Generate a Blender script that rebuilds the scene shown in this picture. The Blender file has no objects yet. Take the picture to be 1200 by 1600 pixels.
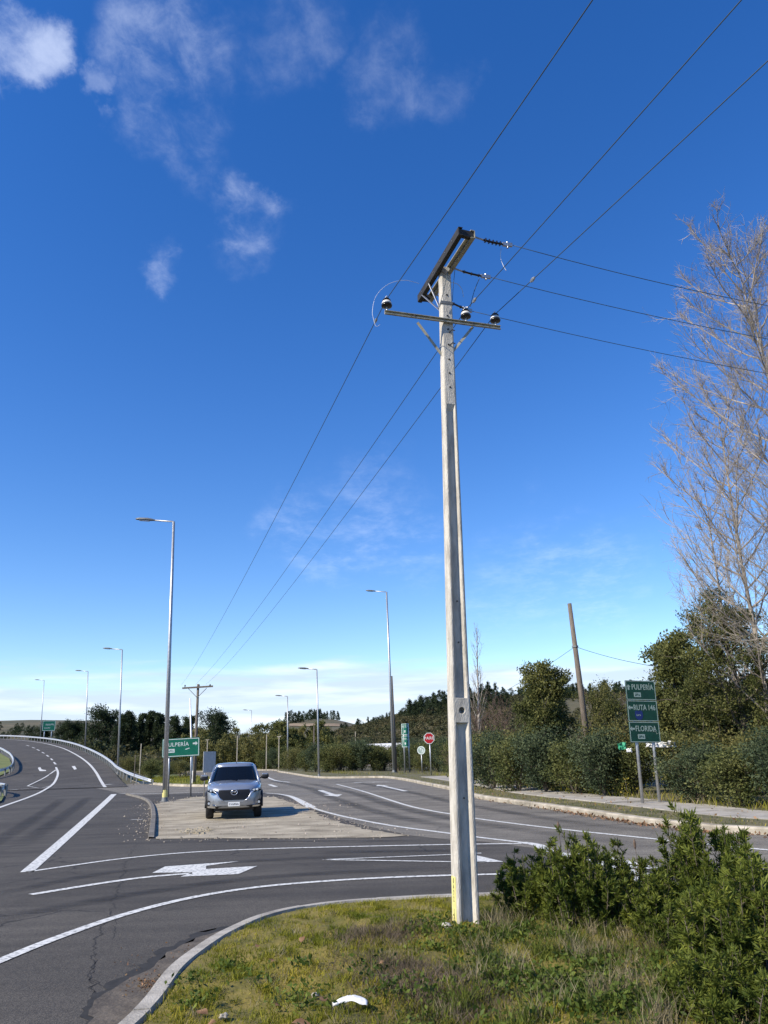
import bpy, bmesh, math, random
import numpy as np
from mathutils import Vector, Matrix, Quaternion
random.seed(7); RNG = np.random.default_rng(7)
S = bpy.context.scene
COL = S.collection
R = math.radians

# ------------------------------------------------------------------ camera
F = 1200.0; TH = R(17.53); RO = R(1.8); H = 1.9          # focal length (px of a 1200x1600 frame), pitch, roll, eye height
r0 = np.array([1, 0, 0.]); u0 = np.array([0, -math.sin(TH), math.cos(TH)]); FW = np.array([0, math.cos(TH), math.sin(TH)])
CR = math.cos(RO)*r0 - math.sin(RO)*u0; CU = math.cos(RO)*u0 + math.sin(RO)*r0; EYE = np.array([0, 0, H])
cd = bpy.data.cameras.new('camera'); cam = bpy.data.objects.new('camera', cd); COL.objects.link(cam)
cd.sensor_fit = 'VERTICAL'; cd.sensor_height = 36; cd.lens = F/1600*36; cd.clip_start = 0.05; cd.clip_end = 12000
cam.matrix_world = Matrix(((CR[0], CU[0], -FW[0], 0), (CR[1], CU[1], -FW[1], 0), (CR[2], CU[2], -FW[2], H), (0, 0, 0, 1)))
S.camera = cam

# ------------------------------------------------------------------ light
SUN_EL = R(37); SUN_A = R(31)                              # elevation; degrees behind the camera's left
sdir = Vector((-math.cos(SUN_A)*math.cos(SUN_EL), -math.sin(SUN_A)*math.cos(SUN_EL), math.sin(SUN_EL)))
ld = bpy.data.lights.new('sun', 'SUN'); ld.energy = 5.0; ld.angle = R(0.53); ld.color = (1, 0.91, 0.76)
sun = bpy.data.objects.new('sun', ld); COL.objects.link(sun); sun.rotation_euler = sdir.to_track_quat('Z', 'Y').to_euler()
sun.location = (-20, -10, 40)
W = bpy.data.worlds.new('World'); S.world = W; W.use_nodes = True
S.view_settings.view_transform = 'Standard'; S.view_settings.look = 'None'; S.view_settings.exposure = 0.42; S.view_settings.gamma = 1
S.cycles.max_bounces = 6; S.cycles.transparent_max_bounces = 8

def pray(px, py): return FW + (px-600)/F*CR + (800-py)/F*CU
def gp(px, py, z=0.0):
    d = pray(px, py); return EYE + d*((z-H)/d[2])
def at(px, py, Y):
    d = pray(px, py); return EYE + d*(Y/d[1])
def xat(px, Y): return at(px, 1178, Y)[0]

def build_world():
    nt = W.node_tree; nt.nodes.clear(); N = nt.nodes.new; L = nt.links.new
    out = N('ShaderNodeOutputWorld'); bg = N('ShaderNodeBackground'); bg.inputs[1].default_value = 0.150
    sky = N('ShaderNodeTexSky'); sky.sky_type = 'NISHITA'; sky.sun_disc = False
    sky.sun_elevation = SUN_EL; sky.sun_rotation = math.atan2(sdir.x, sdir.y)
    sky.air_density = 1.0; sky.dust_density = 0.0; sky.ozone_density = 2.0; sky.altitude = 200
    hs = N('ShaderNodeHueSaturation'); hs.inputs['Saturation'].default_value = 1.36; hs.inputs['Hue'].default_value = 0.514; L(sky.outputs[0], hs.inputs['Color'])
    tc = N('ShaderNodeTexCoord'); sx = N('ShaderNodeSeparateXYZ'); L(tc.outputs['Generated'], sx.inputs[0])
    def math_(op, a, b=None, c=None, clamp=False):
        n = N('ShaderNodeMath'); n.operation = op; n.use_clamp = clamp
        for i, v in enumerate((a, b, c)):
            if v is None: continue
            if isinstance(v, (int, float)): n.inputs[i].default_value = v
            else: L(v, n.inputs[i])
        return n.outputs[0]
    def mrange(v, a, b, c, d, smooth=True):
        n = N('ShaderNodeMapRange'); n.interpolation_type = 'SMOOTHSTEP' if smooth else 'LINEAR'; L(v, n.inputs[0])
        for i, x in enumerate((a, b, c, d)): n.inputs[i+1].default_value = x
        return n.outputs[0]
    # clouds lie on a flat layer above the place: direction / height
    den = math_('ADD', math_('MAXIMUM', sx.outputs[2], 0.0), 0.07)
    cx = math_('DIVIDE', sx.outputs[0], den); cy = math_('DIVIDE', sx.outputs[1], den)
    cv = N('ShaderNodeCombineXYZ'); L(cx, cv.inputs[0]); L(cy, cv.inputs[1])
    mp = N('ShaderNodeMapping'); mp.inputs['Rotation'].default_value[2] = R(20); mp.inputs['Scale'].default_value = (2.2, 1.7, 1); L(cv.outputs[0], mp.inputs[0])
    n1 = N('ShaderNodeTexNoise'); n1.inputs['Scale'].default_value = 1.7; n1.inputs['Detail'].default_value = 9; n1.inputs['Roughness'].default_value = 0.6
    n1.inputs['Distortion'].default_value = 0.15; L(mp.outputs[0], n1.inputs[0])
    n1f = N('ShaderNodeTexNoise'); n1f.inputs['Scale'].default_value = 9; n1f.inputs['Detail'].default_value = 6; n1f.inputs['Roughness'].default_value = 0.65
    n1f.inputs['Distortion'].default_value = 0.3; L(mp.outputs[0], n1f.inputs[0])
    wv = None; blobs = None                                            # where the wisps gather, as directions
    for (px, py, ang, k) in ((240, 60, 6.2, .70), (200, 140, 3.5, .5), (290, 180, 4.2, .60), (440, 30, 4.5, .44), (610, 100, 4.6, .46), (690, 140, 3, .40), (-14, 40, 3.2, .85),
                             (360, 300, 2.8, .72), (405, 345, 2.4, .6), (235, 398, 2.4, .62), (105, 115, 2.0, .5), (400, 355, 3, .45), (580, 805, 6.5, .42), (480, 830, 4.5, .42), (880, 890, 6.0, .40), (780, 930, 5.5, .34), (940, 875, 3.5, .34)):
        d = Vector(pray(px, py)).normalized()
        if wv is None:                                      # fray the gathering places so no round edge shows
            wn = N('ShaderNodeTexNoise'); wn.inputs['Scale'].default_value = 5.5; wn.inputs['Detail'].default_value = 8; wn.inputs['Roughness'].default_value = .62; L(tc.outputs['Generated'], wn.inputs[0])
            w1 = N('ShaderNodeVectorMath'); w1.operation = 'SUBTRACT'; L(wn.outputs['Color'], w1.inputs[0]); w1.inputs[1].default_value = (.5, .5, .5)
            w2 = N('ShaderNodeVectorMath'); w2.operation = 'MULTIPLY_ADD'; L(w1.outputs[0], w2.inputs[0]); w2.inputs[1].default_value = (.24, .24, .24); L(tc.outputs['Generated'], w2.inputs[2])
            w3 = N('ShaderNodeVectorMath'); w3.operation = 'NORMALIZE'; L(w2.outputs[0], w3.inputs[0]); wv = w3.outputs[0]
        dp = N('ShaderNodeVectorMath'); dp.operation = 'DOT_PRODUCT'; L(wv, dp.inputs[0]); dp.inputs[1].default_value = d
        o = mrange(dp.outputs['Value'], math.cos(R(ang)), 1.0, 0.0, k)
        blobs = o if blobs is None else math_('MAXIMUM', blobs, o)
    nn = math_('ADD', math_('MULTIPLY', n1.outputs[0], 0.7), math_('MULTIPLY', n1f.outputs[0], 0.3))
    hi = math_('MULTIPLY', mrange(math_('MULTIPLY', blobs, mrange(nn, .34, .68, .0, 1.0)), 0.0, 1.25, 0.0, 0.46), 1.0)
    lowv = N('ShaderNodeMapping'); lowv.inputs['Scale'].default_value = (3.0, 3.0, 26); L(tc.outputs['Generated'], lowv.inputs[0])
    n2 = N('ShaderNodeTexNoise'); n2.inputs['Scale'].default_value = 1.5; n2.inputs['Detail'].default_value = 9; n2.inputs['Roughness'].default_value = 0.55; n2.inputs['Distortion'].default_value = .4; L(lowv.outputs[0], n2.inputs[0])
    band = mrange(sx.outputs[2], 0.060, 0.150, 0.42, -0.30)
    low = mrange(math_('ADD', n2.outputs[0], band), 0.46, 0.84, 0.0, 0.84)
    # brighter tops, greyer bellies inside the low bank
    n3 = N('ShaderNodeTexNoise'); n3.inputs['Scale'].default_value = 2.6; n3.inputs['Detail'].default_value = 6; L(lowv.outputs[0], n3.inputs[0])
    cr = N('ShaderNodeValToRGB'); cr.color_ramp.elements[0].position = .44; cr.color_ramp.elements[0].color = (3.5, 4.1, 5.2, 1); cr.color_ramp.elements[1].position = .70; cr.color_ramp.elements[1].color = (5.1, 5.6, 6.4, 1)
    L(n3.outputs[0], cr.inputs[0])
    m1 = N('ShaderNodeMix'); m1.data_type = 'RGBA'; L(hi, m1.inputs[0]); L(hs.outputs[0], m1.inputs[6]); m1.inputs[7].default_value = (7.2, 7.7, 8.6, 1)
    m2 = N('ShaderNodeMix'); m2.data_type = 'RGBA'; L(low, m2.inputs[0]); L(m1.outputs[2], m2.inputs[6]); L(cr.outputs[0], m2.inputs[7])
    L(m2.outputs[2], bg.inputs[0]); L(bg.outputs[0], out.inputs[0])
build_world()

# ------------------------------------------------------------------ helpers
def tag(o, label=None, cat=None, group=None, kind=None):
    if label: o['label'] = label
    if cat: o['category'] = cat
    if group: o['group'] = group
    if kind: o['kind'] = kind
    return o
def empty(name, loc=(0, 0, 0), rz=0.0):
    o = bpy.data.objects.new(name, None); COL.objects.link(o); o.location = loc; o.rotation_euler = (0, 0, rz); o.empty_display_size = .2; return o
def link(name, me, parent=None):
    o = bpy.data.objects.new(name, me); COL.objects.link(o)
    if parent is not None: o.parent = parent
    return o
def copy_tree(o, parent=None):
    c = o.copy(); COL.objects.link(c)
    if parent is not None: c.parent = parent
    for ch in list(o.children): copy_tree(ch, c)
    return c

class MB:
    def __init__(s): s.v = []; s.f = []
    def add(s, vs, fs):
        b = len(s.v); s.v += [tuple(map(float, p)) for p in vs]; s.f += [tuple(b+i for i in f) for f in fs]
    def box(s, c, d, rz=0.0, M=None):
        hx, hy, hz = d[0]/2, d[1]/2, d[2]/2; ca, sa = math.cos(rz), math.sin(rz); vs = []
        for z in (-hz, hz):
            for x, y in ((-hx, -hy), (hx, -hy), (hx, hy), (-hx, hy)):
                p = Vector((c[0]+x*ca-y*sa, c[1]+x*sa+y*ca, c[2]+z)); vs.append(M @ p if M else p)
        s.add(vs, [(3, 2, 1, 0), (4, 5, 6, 7), (0, 1, 5, 4), (1, 2, 6, 5), (2, 3, 7, 6), (3, 0, 4, 7)]); return s
    def bar(s, a, b, w, h, up=(0, 0, 1)):                 # rectangular bar between two points
        a, b = Vector(a), Vector(b); d = (b-a).normalized(); up = Vector(up)
        x = d.cross(up); x = x.normalized() if x.length > 1e-5 else Vector((1, 0, 0)); y = x.cross(d).normalized()
        vs = [p + x*(i*w/2) + y*(j*h/2) for p in (a, b) for i, j in ((-1, -1), (1, -1), (1, 1), (-1, 1))]
        s.add(vs, [(0, 1, 2, 3), (7, 6, 5, 4), (4, 5, 1, 0), (5, 6, 2, 1), (6, 7, 3, 2), (7, 4, 0, 3)]); return s
    def tube(s, pts, rad, n=8, cap=True):
        P = [Vector(p) for p in pts]; m = len(P)
        rr = rad if hasattr(rad, '__len__') else [rad]*m
        ref = Vector((0, 0, 1)); base = len(s.v); vs = []
        for i in range(m):
            d = (P[min(i+1, m-1)]-P[max(i-1, 0)]); d = d.normalized() if d.length > 1e-9 else Vector((0, 0, 1))
            if abs(d.dot(ref)) > .95: ref = Vector((1, 0, 0)) if abs(d.x) < .9 else Vector((0, 1, 0))
            x = d.cross(ref).normalized(); y = d.cross(x)
            for k in range(n):
                a = 2*math.pi*k/n; vs.append(P[i] + (x*math.cos(a)+y*math.sin(a))*rr[i])
        fs = [(i*n+k, i*n+(k+1) % n, (i+1)*n+(k+1) % n, (i+1)*n+k) for i in range(m-1) for k in range(n)]
        if cap: fs += [tuple(range(n-1, -1, -1)), tuple((m-1)*n+k for k in range(n))]
        s.add(vs, fs); return s
    def lathe(s, prof, c=(0, 0, 0), n=16, M=None):
        vs = []
        for (r, z) in prof:
            for k in range(n):
                a = 2*math.pi*k/n; p = Vector((r*math.cos(a), r*math.sin(a), z)); p = M @ p if M else p
                vs.append(p + Vector(c))
        m = len(prof)
        fs = [(i*n+k, i*n+(k+1) % n, (i+1)*n+(k+1) % n, (i+1)*n+k) for i in range(m-1) for k in range(n)]
        fs += [tuple(range(n-1, -1, -1)), tuple((m-1)*n+k for k in range(n))]
        s.add(vs, fs); return s
    def prism(s, poly, a, b, M=None):                     # polygon in XY, extruded a..b in Z, optional matrix
        n = len(poly); vs = [Vector((x, y, z)) for z in (a, b) for x, y in poly]
        if M: vs = [M @ v for v in vs]
        s.add(vs, [tuple(range(n-1, -1, -1)), tuple(range(n, 2*n))] + [(i, (i+1) % n, n+(i+1) % n, n+i) for i in range(n)]); return s
    def grid(s, rows):                                     # rows of equal numbers of points
        m, n = len(rows), len(rows[0]); s.add([p for r in rows for p in r], [(i*n+j, i*n+j+1, (i+1)*n+j+1, (i+1)*n+j) for i in range(m-1) for j in range(n-1)]); return s
    def build(s, name, mt, parent=None, smooth=False, fix=True, bevel=0.0, subsurf=0):
        me = bpy.data.meshes.new(name); me.from_pydata(s.v, [], s.f); me.materials.append(mt)
        if fix:
            bm = bmesh.new(); bm.from_mesh(me); bmesh.ops.recalc_face_normals(bm, faces=bm.faces); bm.to_mesh(me); bm.free()
        if smooth: me.polygons.foreach_set('use_smooth', [True]*len(me.polygons))
        o = link(name, me, parent)
        if bevel: b = o.modifiers.new('bevel', 'BEVEL'); b.width = bevel; b.segments = 2; b.limit_method = 'ANGLE'
        if subsurf: u = o.modifiers.new('sub', 'SUBSURF'); u.levels = subsurf; u.render_levels = subsurf
        return o
def np_mesh(name, V, Q, mt, parent=None, smooth=False):   # V (n,3), Q (m,3 or 4)
    me = bpy.data.meshes.new(name); k = Q.shape[1]
    me.vertices.add(len(V)); me.vertices.foreach_set('co', V.astype(np.float32).ravel())
    me.loops.add(Q.size); me.loops.foreach_set('vertex_index', Q.astype(np.int32).ravel())
    me.polygons.add(len(Q)); me.polygons.foreach_set('loop_start', np.arange(0, Q.size, k, dtype=np.int32))
    me.materials.append(mt); me.update(calc_edges=True)
    if smooth: me.polygons.foreach_set('use_smooth', np.ones(len(Q), dtype=bool))
    return link(name, me, parent) if name else me
def mesh_np(V, Q, mt, smooth=False):
    o = np_mesh('tmp', V, Q, mt); me = o.data; bpy.data.objects.remove(o); return me

# ------------------------------------------------------------------ materials
def mat(name, col, rough=0.7, metal=0.0, var=0.15, scale=3.0, col2=None, bump=0.0, bscale=40.0, stretch=(1, 1, 1), spec=0.5, leaf=False, trans=0.3, island=0.0, detail=6.0, coat=0.0, lo=.35, hi=.65):
    m = bpy.data.materials.new(name); m.use_nodes = True; nt = m.node_tree; N = nt.nodes.new; L = nt.links.new
    bs = nt.nodes['Principled BSDF']; out = nt.nodes['Material Output']
    bs.inputs['Roughness'].default_value = rough; bs.inputs['Metallic'].default_value = metal; bs.inputs['Specular IOR Level'].default_value = spec
    if coat: bs.inputs['Coat Weight'].default_value = coat; bs.inputs['Coat Roughness'].default_value = .05
    tc = N('ShaderNodeTexCoord'); mp = N('ShaderNodeMapping'); mp.inputs['Scale'].default_value = stretch; L(tc.outputs['Object'], mp.inputs[0])
    nz = N('ShaderNodeTexNoise'); nz.inputs['Scale'].default_value = scale; nz.inputs['Detail'].default_value = detail; nz.inputs['Roughness'].default_value = .6; L(mp.outputs[0], nz.inputs[0])
    cr = N('ShaderNodeValToRGB'); e = cr.color_ramp.elements; e[0].position = lo; e[1].position = hi
    if col2 is None: c1 = [max(0, c*(1-var)) for c in col[:3]]; c2 = [min(1, c*(1+var)) for c in col[:3]]
    else: c1, c2 = col[:3], col2[:3]
    e[0].color = (*c1, 1); e[1].color = (*c2, 1); L(nz.outputs[0], cr.inputs[0]); colout = cr.outputs[0]
    if island:
        ge = N('ShaderNodeNewGeometry'); hs = N('ShaderNodeHueSaturation'); mr = N('ShaderNodeMapRange'); L(ge.outputs['Random Per Island'], mr.inputs[0])
        mr.inputs[3].default_value = 1-island; mr.inputs[4].default_value = 1+island; L(mr.outputs[0], hs.inputs['Value']); L(colout, hs.inputs['Color'])
        mr2 = N('ShaderNodeMapRange'); L(ge.outputs['Random Per Island'], mr2.inputs[0]); mr2.inputs[3].default_value = .515; mr2.inputs[4].default_value = .485; L(mr2.outputs[0], hs.inputs['Hue']); colout = hs.outputs[0]
    L(colout, bs.inputs['Base Color'])
    if bump:
        n2 = N('ShaderNodeTexNoise'); n2.inputs['Scale'].default_value = bscale; n2.inputs['Detail'].default_value = 4; L(mp.outputs[0], n2.inputs[0])
        bp = N('ShaderNodeBump'); bp.inputs['Strength'].default_value = bump; bp.inputs['Distance'].default_value = .02; L(n2.outputs[0], bp.inputs['Height']); L(bp.outputs[0], bs.inputs['Normal'])
    if leaf:
        tr = N('ShaderNodeBsdfTranslucent'); mx = N('ShaderNodeMixShader'); mx.inputs[0].default_value = trans
        L(colout, tr.inputs[0]); L(bs.outputs[0], mx.inputs[1]); L(tr.outputs[0], mx.inputs[2]); L(mx.outputs[0], out.inputs[0])
    m['bsdf'] = 1
    return m
def asphalt_mat(name, c1, c2, streak_rot=0.0, crack=True, streak=0.35):
    m = bpy.data.materials.new(name); m.use_nodes = True; nt = m.node_tree; N = nt.nodes.new; L = nt.links.new; bs = nt.nodes['Principled BSDF']
    tc = N('ShaderNodeTexCoord')
    def noise(s, d=5, mp=None, r=.6):
        n = N('ShaderNodeTexNoise'); n.inputs['Scale'].default_value = s; n.inputs['Detail'].default_value = d; n.inputs['Roughness'].default_value = r; L((mp or tc).outputs[0 if mp else 3], n.inputs[0]); return n.outputs[0]
    def ramp(v, p0, p1, a, b):
        c = N('ShaderNodeValToRGB'); c.color_ramp.elements[0].position = p0; c.color_ramp.elements[1].position = p1; c.color_ramp.elements[0].color = a; c.color_ramp.elements[1].color = b; L(v, c.inputs[0]); return c.outputs[0]
    def mul(a, b, f=1.0):
        x = N('ShaderNodeMix'); x.data_type = 'RGBA'; x.blend_type = 'MULTIPLY'; x.inputs[0].default_value = f; L(a, x.inputs[6]); L(b, x.inputs[7]); return x.outputs[2]
    col = ramp(noise(.35, 6), .35, .68, (*c1, 1), (*c2, 1))
    grain = ramp(noise(85, 3, r=.75), .3, .72, (.55, .55, .55, 1), (1.5, 1.5, 1.5, 1)); col = mul(col, grain, .8)
    agg = N('ShaderNodeTexVoronoi'); agg.inputs['Scale'].default_value = 95; L(tc.outputs[3], agg.inputs[0]); col = mul(col, ramp(agg.outputs['Color'], .2, .95, (.55, .55, .55, 1), (1.9, 1.85, 1.75, 1)), .75)
    mp = N('ShaderNodeMapping'); mp.inputs['Rotation'].default_value[2] = streak_rot; mp.inputs['Scale'].default_value = (.07, 1.1, 1); L(tc.outputs[3], mp.inputs[0])
    col = mul(col, ramp(noise(1.6, 6, mp), .36, .62, (.62, .62, .63, 1), (1.12, 1.12, 1.1, 1)), streak)
    mp4 = N('ShaderNodeMapping'); mp4.inputs['Rotation'].default_value[2] = streak_rot; mp4.inputs['Scale'].default_value = (.10, .8, 1); L(tc.outputs[3], mp4.inputs[0])
    col = mul(col, ramp(noise(.9, 7, mp4, .7), .34, .43, (.5, .5, .5, 1), (1, 1, 1, 1)), streak)
    if crack:
        w = N('ShaderNodeTexNoise'); w.inputs['Scale'].default_value = 1.3; w.inputs['Detail'].default_value = 5; L(tc.outputs[3], w.inputs[0])
        ad = N('ShaderNodeMix'); ad.data_type = 'RGBA'; ad.blend_type = 'LINEAR_LIGHT'; ad.inputs[0].default_value = .35; L(tc.outputs[3], ad.inputs[6]); L(w.outputs['Color'], ad.inputs[7])
        vo = N('ShaderNodeTexVoronoi'); vo.feature = 'DISTANCE_TO_EDGE'; vo.inputs['Scale'].default_value = .33; L(ad.outputs[2], vo.inputs[0])
        line = ramp(vo.outputs['Distance'], .0, .010, (1, 1, 1, 1), (0, 0, 0, 1)); mask = ramp(noise(.22, 3), .50, .60, (0, 0, 0, 1), (1, 1, 1, 1))
        lm = mul(line, mask); x = N('ShaderNodeMix'); x.data_type = 'RGBA'; L(lm, x.inputs[0]); L(col, x.inputs[6]); x.inputs[7].default_value = (.016, .015, .014, 1); col = x.outputs[2]
    L(col, bs.inputs['Base Color']); bs.inputs['Roughness'].default_value = .85; bs.inputs['Specular IOR Level'].default_value = .3
    bp = N('ShaderNodeBump'); bp.inputs['Strength'].default_value = .35; bp.inputs['Distance'].default_value = .01; L(agg.outputs['Distance'], bp.inputs['Height']); L(bp.outputs[0], bs.inputs['Normal'])
    return m
M = {}
M['asphalt'] = asphalt_mat('asphalt', (.057, .0515, .0440), (.089, .081, .0695), R(-8), True, .6)
M['asphalt_old'] = asphalt_mat('asphalt_old', (.140, .129, .110), (.205, .190, .163), R(-25), True, .75)
M['paint'] = mat('road_paint', (.22, .22, .21), .7, scale=14, col2=(.66, .66, .62), lo=.35, hi=.52, detail=12, bump=.2, bscale=80)
M['concrete'] = mat('concrete', (.33, .305, .26), .88, scale=5, col2=(.57, .535, .465), bump=.6, bscale=45, stretch=(2.2, 2.2, .55), detail=12, lo=.32, hi=.58)
M['kerb'] = mat('kerb_concrete', (.24, .22, .185), .9, scale=4, col2=(.43, .40, .345), bump=.5, bscale=50)
M['kerb_pale'] = mat('kerb_pale', (.25, .22, .165), .9, scale=1.6, col2=(.48, .43, .345), bump=.3, bscale=40)
M['kerb_dull'] = mat('dull_kerb', (.10, .092, .078), .9, scale=4, col2=(.22, .20, .17), bump=.5, bscale=40)
M['slab'] = mat('slab_concrete', (.27, .25, .21), .9, scale=2.2, col2=(.42, .39, .34), bump=.3, bscale=30)
M['dirt'] = mat('dirt', (.165, .138, .092), .95, scale=1.1, col2=(.45, .395, .290), stretch=(.75, 1.2, 1), bump=.8, bscale=14, detail=12, lo=.3, hi=.7)
M['gravel'] = mat('gravel', (.16, .13, .10), .95, scale=9, col2=(.42, .37, .30), island=.3)
M['gutter'] = mat('gutter_dirt', (.055, .045, .035), .95, scale=5, col2=(.13, .108, .082), bump=.7, bscale=30)
M['soil'] = mat('verge_soil', (.09, .085, .012), .95, scale=2.4, col2=(.215, .165, .035), bump=.8, bscale=18)
M['land'] = mat('land', (.05, .055, .022), .95, scale=.03, col2=(.13, .105, .055), bump=.3, bscale=2, detail=8)
M['field'] = mat('field', (.17, .12, .07), .95, scale=.05, col2=(.31, .235, .15))
M['verge'] = mat('verge_grass_ground', (.06, .065, .02), .95, scale=1.1, col2=(.16, .135, .065), bump=.7, bscale=14)
M['lawn'] = mat('lawn_ground', (.075, .105, .02), .95, scale=.8, col2=(.16, .17, .05), bump=.7, bscale=14)
M['steel'] = mat('galvanised_steel', (.42, .43, .44), .45, .75, scale=9, var=.15, bump=.05)
M['steel_dk'] = mat('weathered_steel', (.20, .205, .20), .6, .4, scale=8, var=.25)
M['olive_steel'] = mat('olive_steel', (.27, .26, .20), .6, .2, scale=14, col2=(.42, .40, .32))
M['black_steel'] = mat('dark_channel', (.03, .028, .025), .7, .2, scale=12, var=.4)
M['wood'] = mat('weathered_wood', (.085, .07, .055), .9, scale=5, col2=(.21, .175, .14), stretch=(9, 9, .6), bump=.5, bscale=30)
M['porcelain_dk'] = mat('dark_porcelain', (.014, .012, .012), .15, scale=10, var=.2)
M['porcelain_wh'] = mat('pale_porcelain', (.72, .70, .66), .2, scale=10, var=.08)
M['wire'] = mat('cable', (.05, .075, .085), .6, .2, scale=5, var=.2)
M['wire_bright'] = mat('bright_aluminium_wire', (.62, .64, .66), .5, .2, scale=5, var=.05)
M['sign_green'] = mat('green_sheeting', (.0, .135, .075), .42, scale=5, var=.12)
M['sign_dark'] = mat('dark_green_sheeting', (.002, .042, .023), .5, scale=4, var=.2)  # much deeper green, for the three-panel sign only
M['sign_white'] = mat('white_sheeting', (.62, .68, .64), .4, scale=8, var=.08)
M['sign_dull'] = mat('dull_white_sheeting', (.27, .35, .31), .5, scale=8, var=.15)
M['sign_blue'] = mat('blue_shield', (.006, .02, .12), .5, scale=8, var=.1)
M['sign_back'] = mat('bare_sign_metal', (.42, .44, .44), .6, .1, scale=6, var=.1)
M['red'] = mat('red_sheeting', (.42, .012, .018), .4, scale=6, var=.1)
M['yellow'] = mat('yellow_paint', (.66, .60, .22), .6, scale=20, var=.1)
M['black'] = mat('black_paint', (.015, .015, .012), .6, scale=20, var=.3)
M['rail'] = mat('rail_steel', (.55, .56, .57), .42, .55, scale=6, var=.12)
M['white'] = mat('white_plastic', (.78, .78, .76), .5, scale=20, var=.06)
M['bark'] = mat('bark', (.06, .048, .036), .95, scale=6, col2=(.15, .125, .095), stretch=(3, 3, .7), bump=.5)
M['bark_pale'] = mat('pale_bare_bark', (.20, .17, .14), .9, scale=1.2, col2=(.42, .375, .32), island=.25)
M['twig_brown'] = mat('brown_twigs', (.075, .05, .035), .9, scale=1.2, col2=(.16, .115, .085), island=.3)
def leafm(n, a, b, sc=.9, isl=.35, tr=.36, rough=.6): return mat(n, a, rough, scale=sc, col2=b, leaf=True, trans=tr, island=isl, spec=.18)
M['lf_pine'] = leafm('pine_needles', (.020, .034, .016), (.052, .072, .030), .5)
M['lf_olive'] = leafm('olive_leaves', (.085, .096, .028), (.25, .23, .082), .35, .35, .42)
M['lf_dark'] = leafm('dark_leaves', (.054, .070, .021), (.195, .196, .062), .45)
M['lf_shrub'] = leafm('shrub_leaves', (.066, .088, .028), (.190, .195, .066), .4)
M['lf_blue'] = leafm('blue_green_leaves', (.040, .062, .030), (.125, .155, .078), .5)
M['lf_acacia'] = leafm('acacia_leaves', (.055, .085, .014), (.195, .225, .038), 1.1, .4, .35)
M['lf_brown'] = leafm('brown_heath', (.05, .042, .022), (.12, .088, .05), .12)
M['lf_hill'] = leafm('hill_shrubs', (.05, .062, .026), (.145, .125, .06), .06)
M['grass'] = leafm('grass_blades', (.115, .145, .012), (.32, .285, .034), .9, .4, .35, .6)
M['grass_dry'] = leafm('dry_grass', (.15, .13, .065), (.36, .31, .19), 1.5, .35, .3, .7)
M['grass_grey'] = leafm('grey_dead_stalks', (.09, .07, .045), (.20, .16, .115), 3, .35, .2, .8)
M['weed'] = leafm('broad_weeds', (.05, .085, .014), (.13, .17, .03), 2.0, .35, .3)
M['dead_leaf'] = leafm('dead_leaves', (.12, .06, .03), (.33, .21, .12), 4, .4, .2, .8)
M['yellow_leaf'] = leafm('yellow_leaves', (.20, .17, .02), (.34, .28, .05), 4, .3, .3)
M['car_paint'] = mat('silver_blue_paint', (.36, .39, .43), .30, .6, scale=3, var=.03, coat=.8)
M['car_trim'] = mat('bright_trim', (.72, .73, .75), .2, .9, scale=3, var=.03)
M['car_black'] = mat('black_plastic', (.012, .012, .013), .5, scale=20, var=.2)
M['glass'] = mat('tinted_glass', (.004, .005, .006), .06, scale=1, var=.1, spec=.35)
M['lens'] = mat('lamp_lens', (.55, .60, .64), .08, .2, scale=20, var=.3, coat=.6)
M['tyre'] = mat('tyre_rubber', (.02, .019, .018), .9, scale=12, var=.3, bump=.3)
M['roof_white'] = mat('white_sheet_roof', (.72, .72, .70), .5, scale=.6, var=.1)
M['wall_pale'] = mat('pale_wall', (.42, .37, .32), .9, scale=.6, var=.2)
# ------------------------------------------------------------------ the lie of the land
def ss(a, b, x):
    t = np.clip((np.asarray(x, float)-a)/(b-a), 0, 1); return t*t*(3-2*t)
def ramp_z(Y):
    s = np.maximum(np.asarray(Y, float)-62, 0); z = np.where(s < 22, .0017*s*s, .823+.075*(s-22)); t = s-110
    zc = 7.423+.075*t-.0009375*t*t
    z = np.where(t > 0, np.where(t < 40, zc, np.maximum(8.92-.0009375*(t-40)**2, 7.6)), z); return z
def rp(px, py):                                            # point of the climbing road under a line of sight
    d = pray(px, py); Ys = np.arange(8.0, 230, .05); pz = H + d[2]*(Ys/d[1]); hit = np.nonzero(pz <= ramp_z(Ys)+1e-4)[0]; Y = Ys[hit[0]] if len(hit) else 230.0
    p = EYE + d*(Y/d[1])
    return np.array([p[0], p[1], float(ramp_z(p[1]))])
def lerp_poly(P, n=6):                                     # smooth polyline through points (Catmull-Rom)
    P = [np.asarray(p, float) for p in P]; Q = [2*P[0]-P[1]] + P + [2*P[-1]-P[-2]]; out = []
    for i in range(1, len(Q)-2):
        a, b, c, d = Q[i-1:i+3]
        for k in range(n):
            t = k/n; out.append(.5*((2*b)+(c-a)*t+(2*a-5*b+4*c-d)*t*t+(-a+3*b-3*c+d)*t**3))
    out.append(P[-1]); return out
def offset(P, d, closed=False):                            # sideways in the ground plane (left of travel is +)
    n = len(P); out = []
    for i in range(n):
        a, b = P[max(i-1, 0)], P[min(i+1, n-1)]; t = b-a; l = math.hypot(t[0], t[1]) or 1
        out.append(np.array([P[i][0]-t[1]/l*d, P[i][1]+t[0]/l*d, P[i][2]]))
    return out
def inpoly(X, Y, poly):
    r = np.zeros(np.shape(X), bool); n = len(poly)
    for i in range(n):
        x1, y1 = poly[i][:2]; x2, y2 = poly[(i+1) % n][:2]
        if y1 == y2: continue
        c = ((y1 > Y) != (y2 > Y)) & (X < (x2-x1)*(Y-y1)/(y2-y1)+x1); r ^= c
    return r
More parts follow.
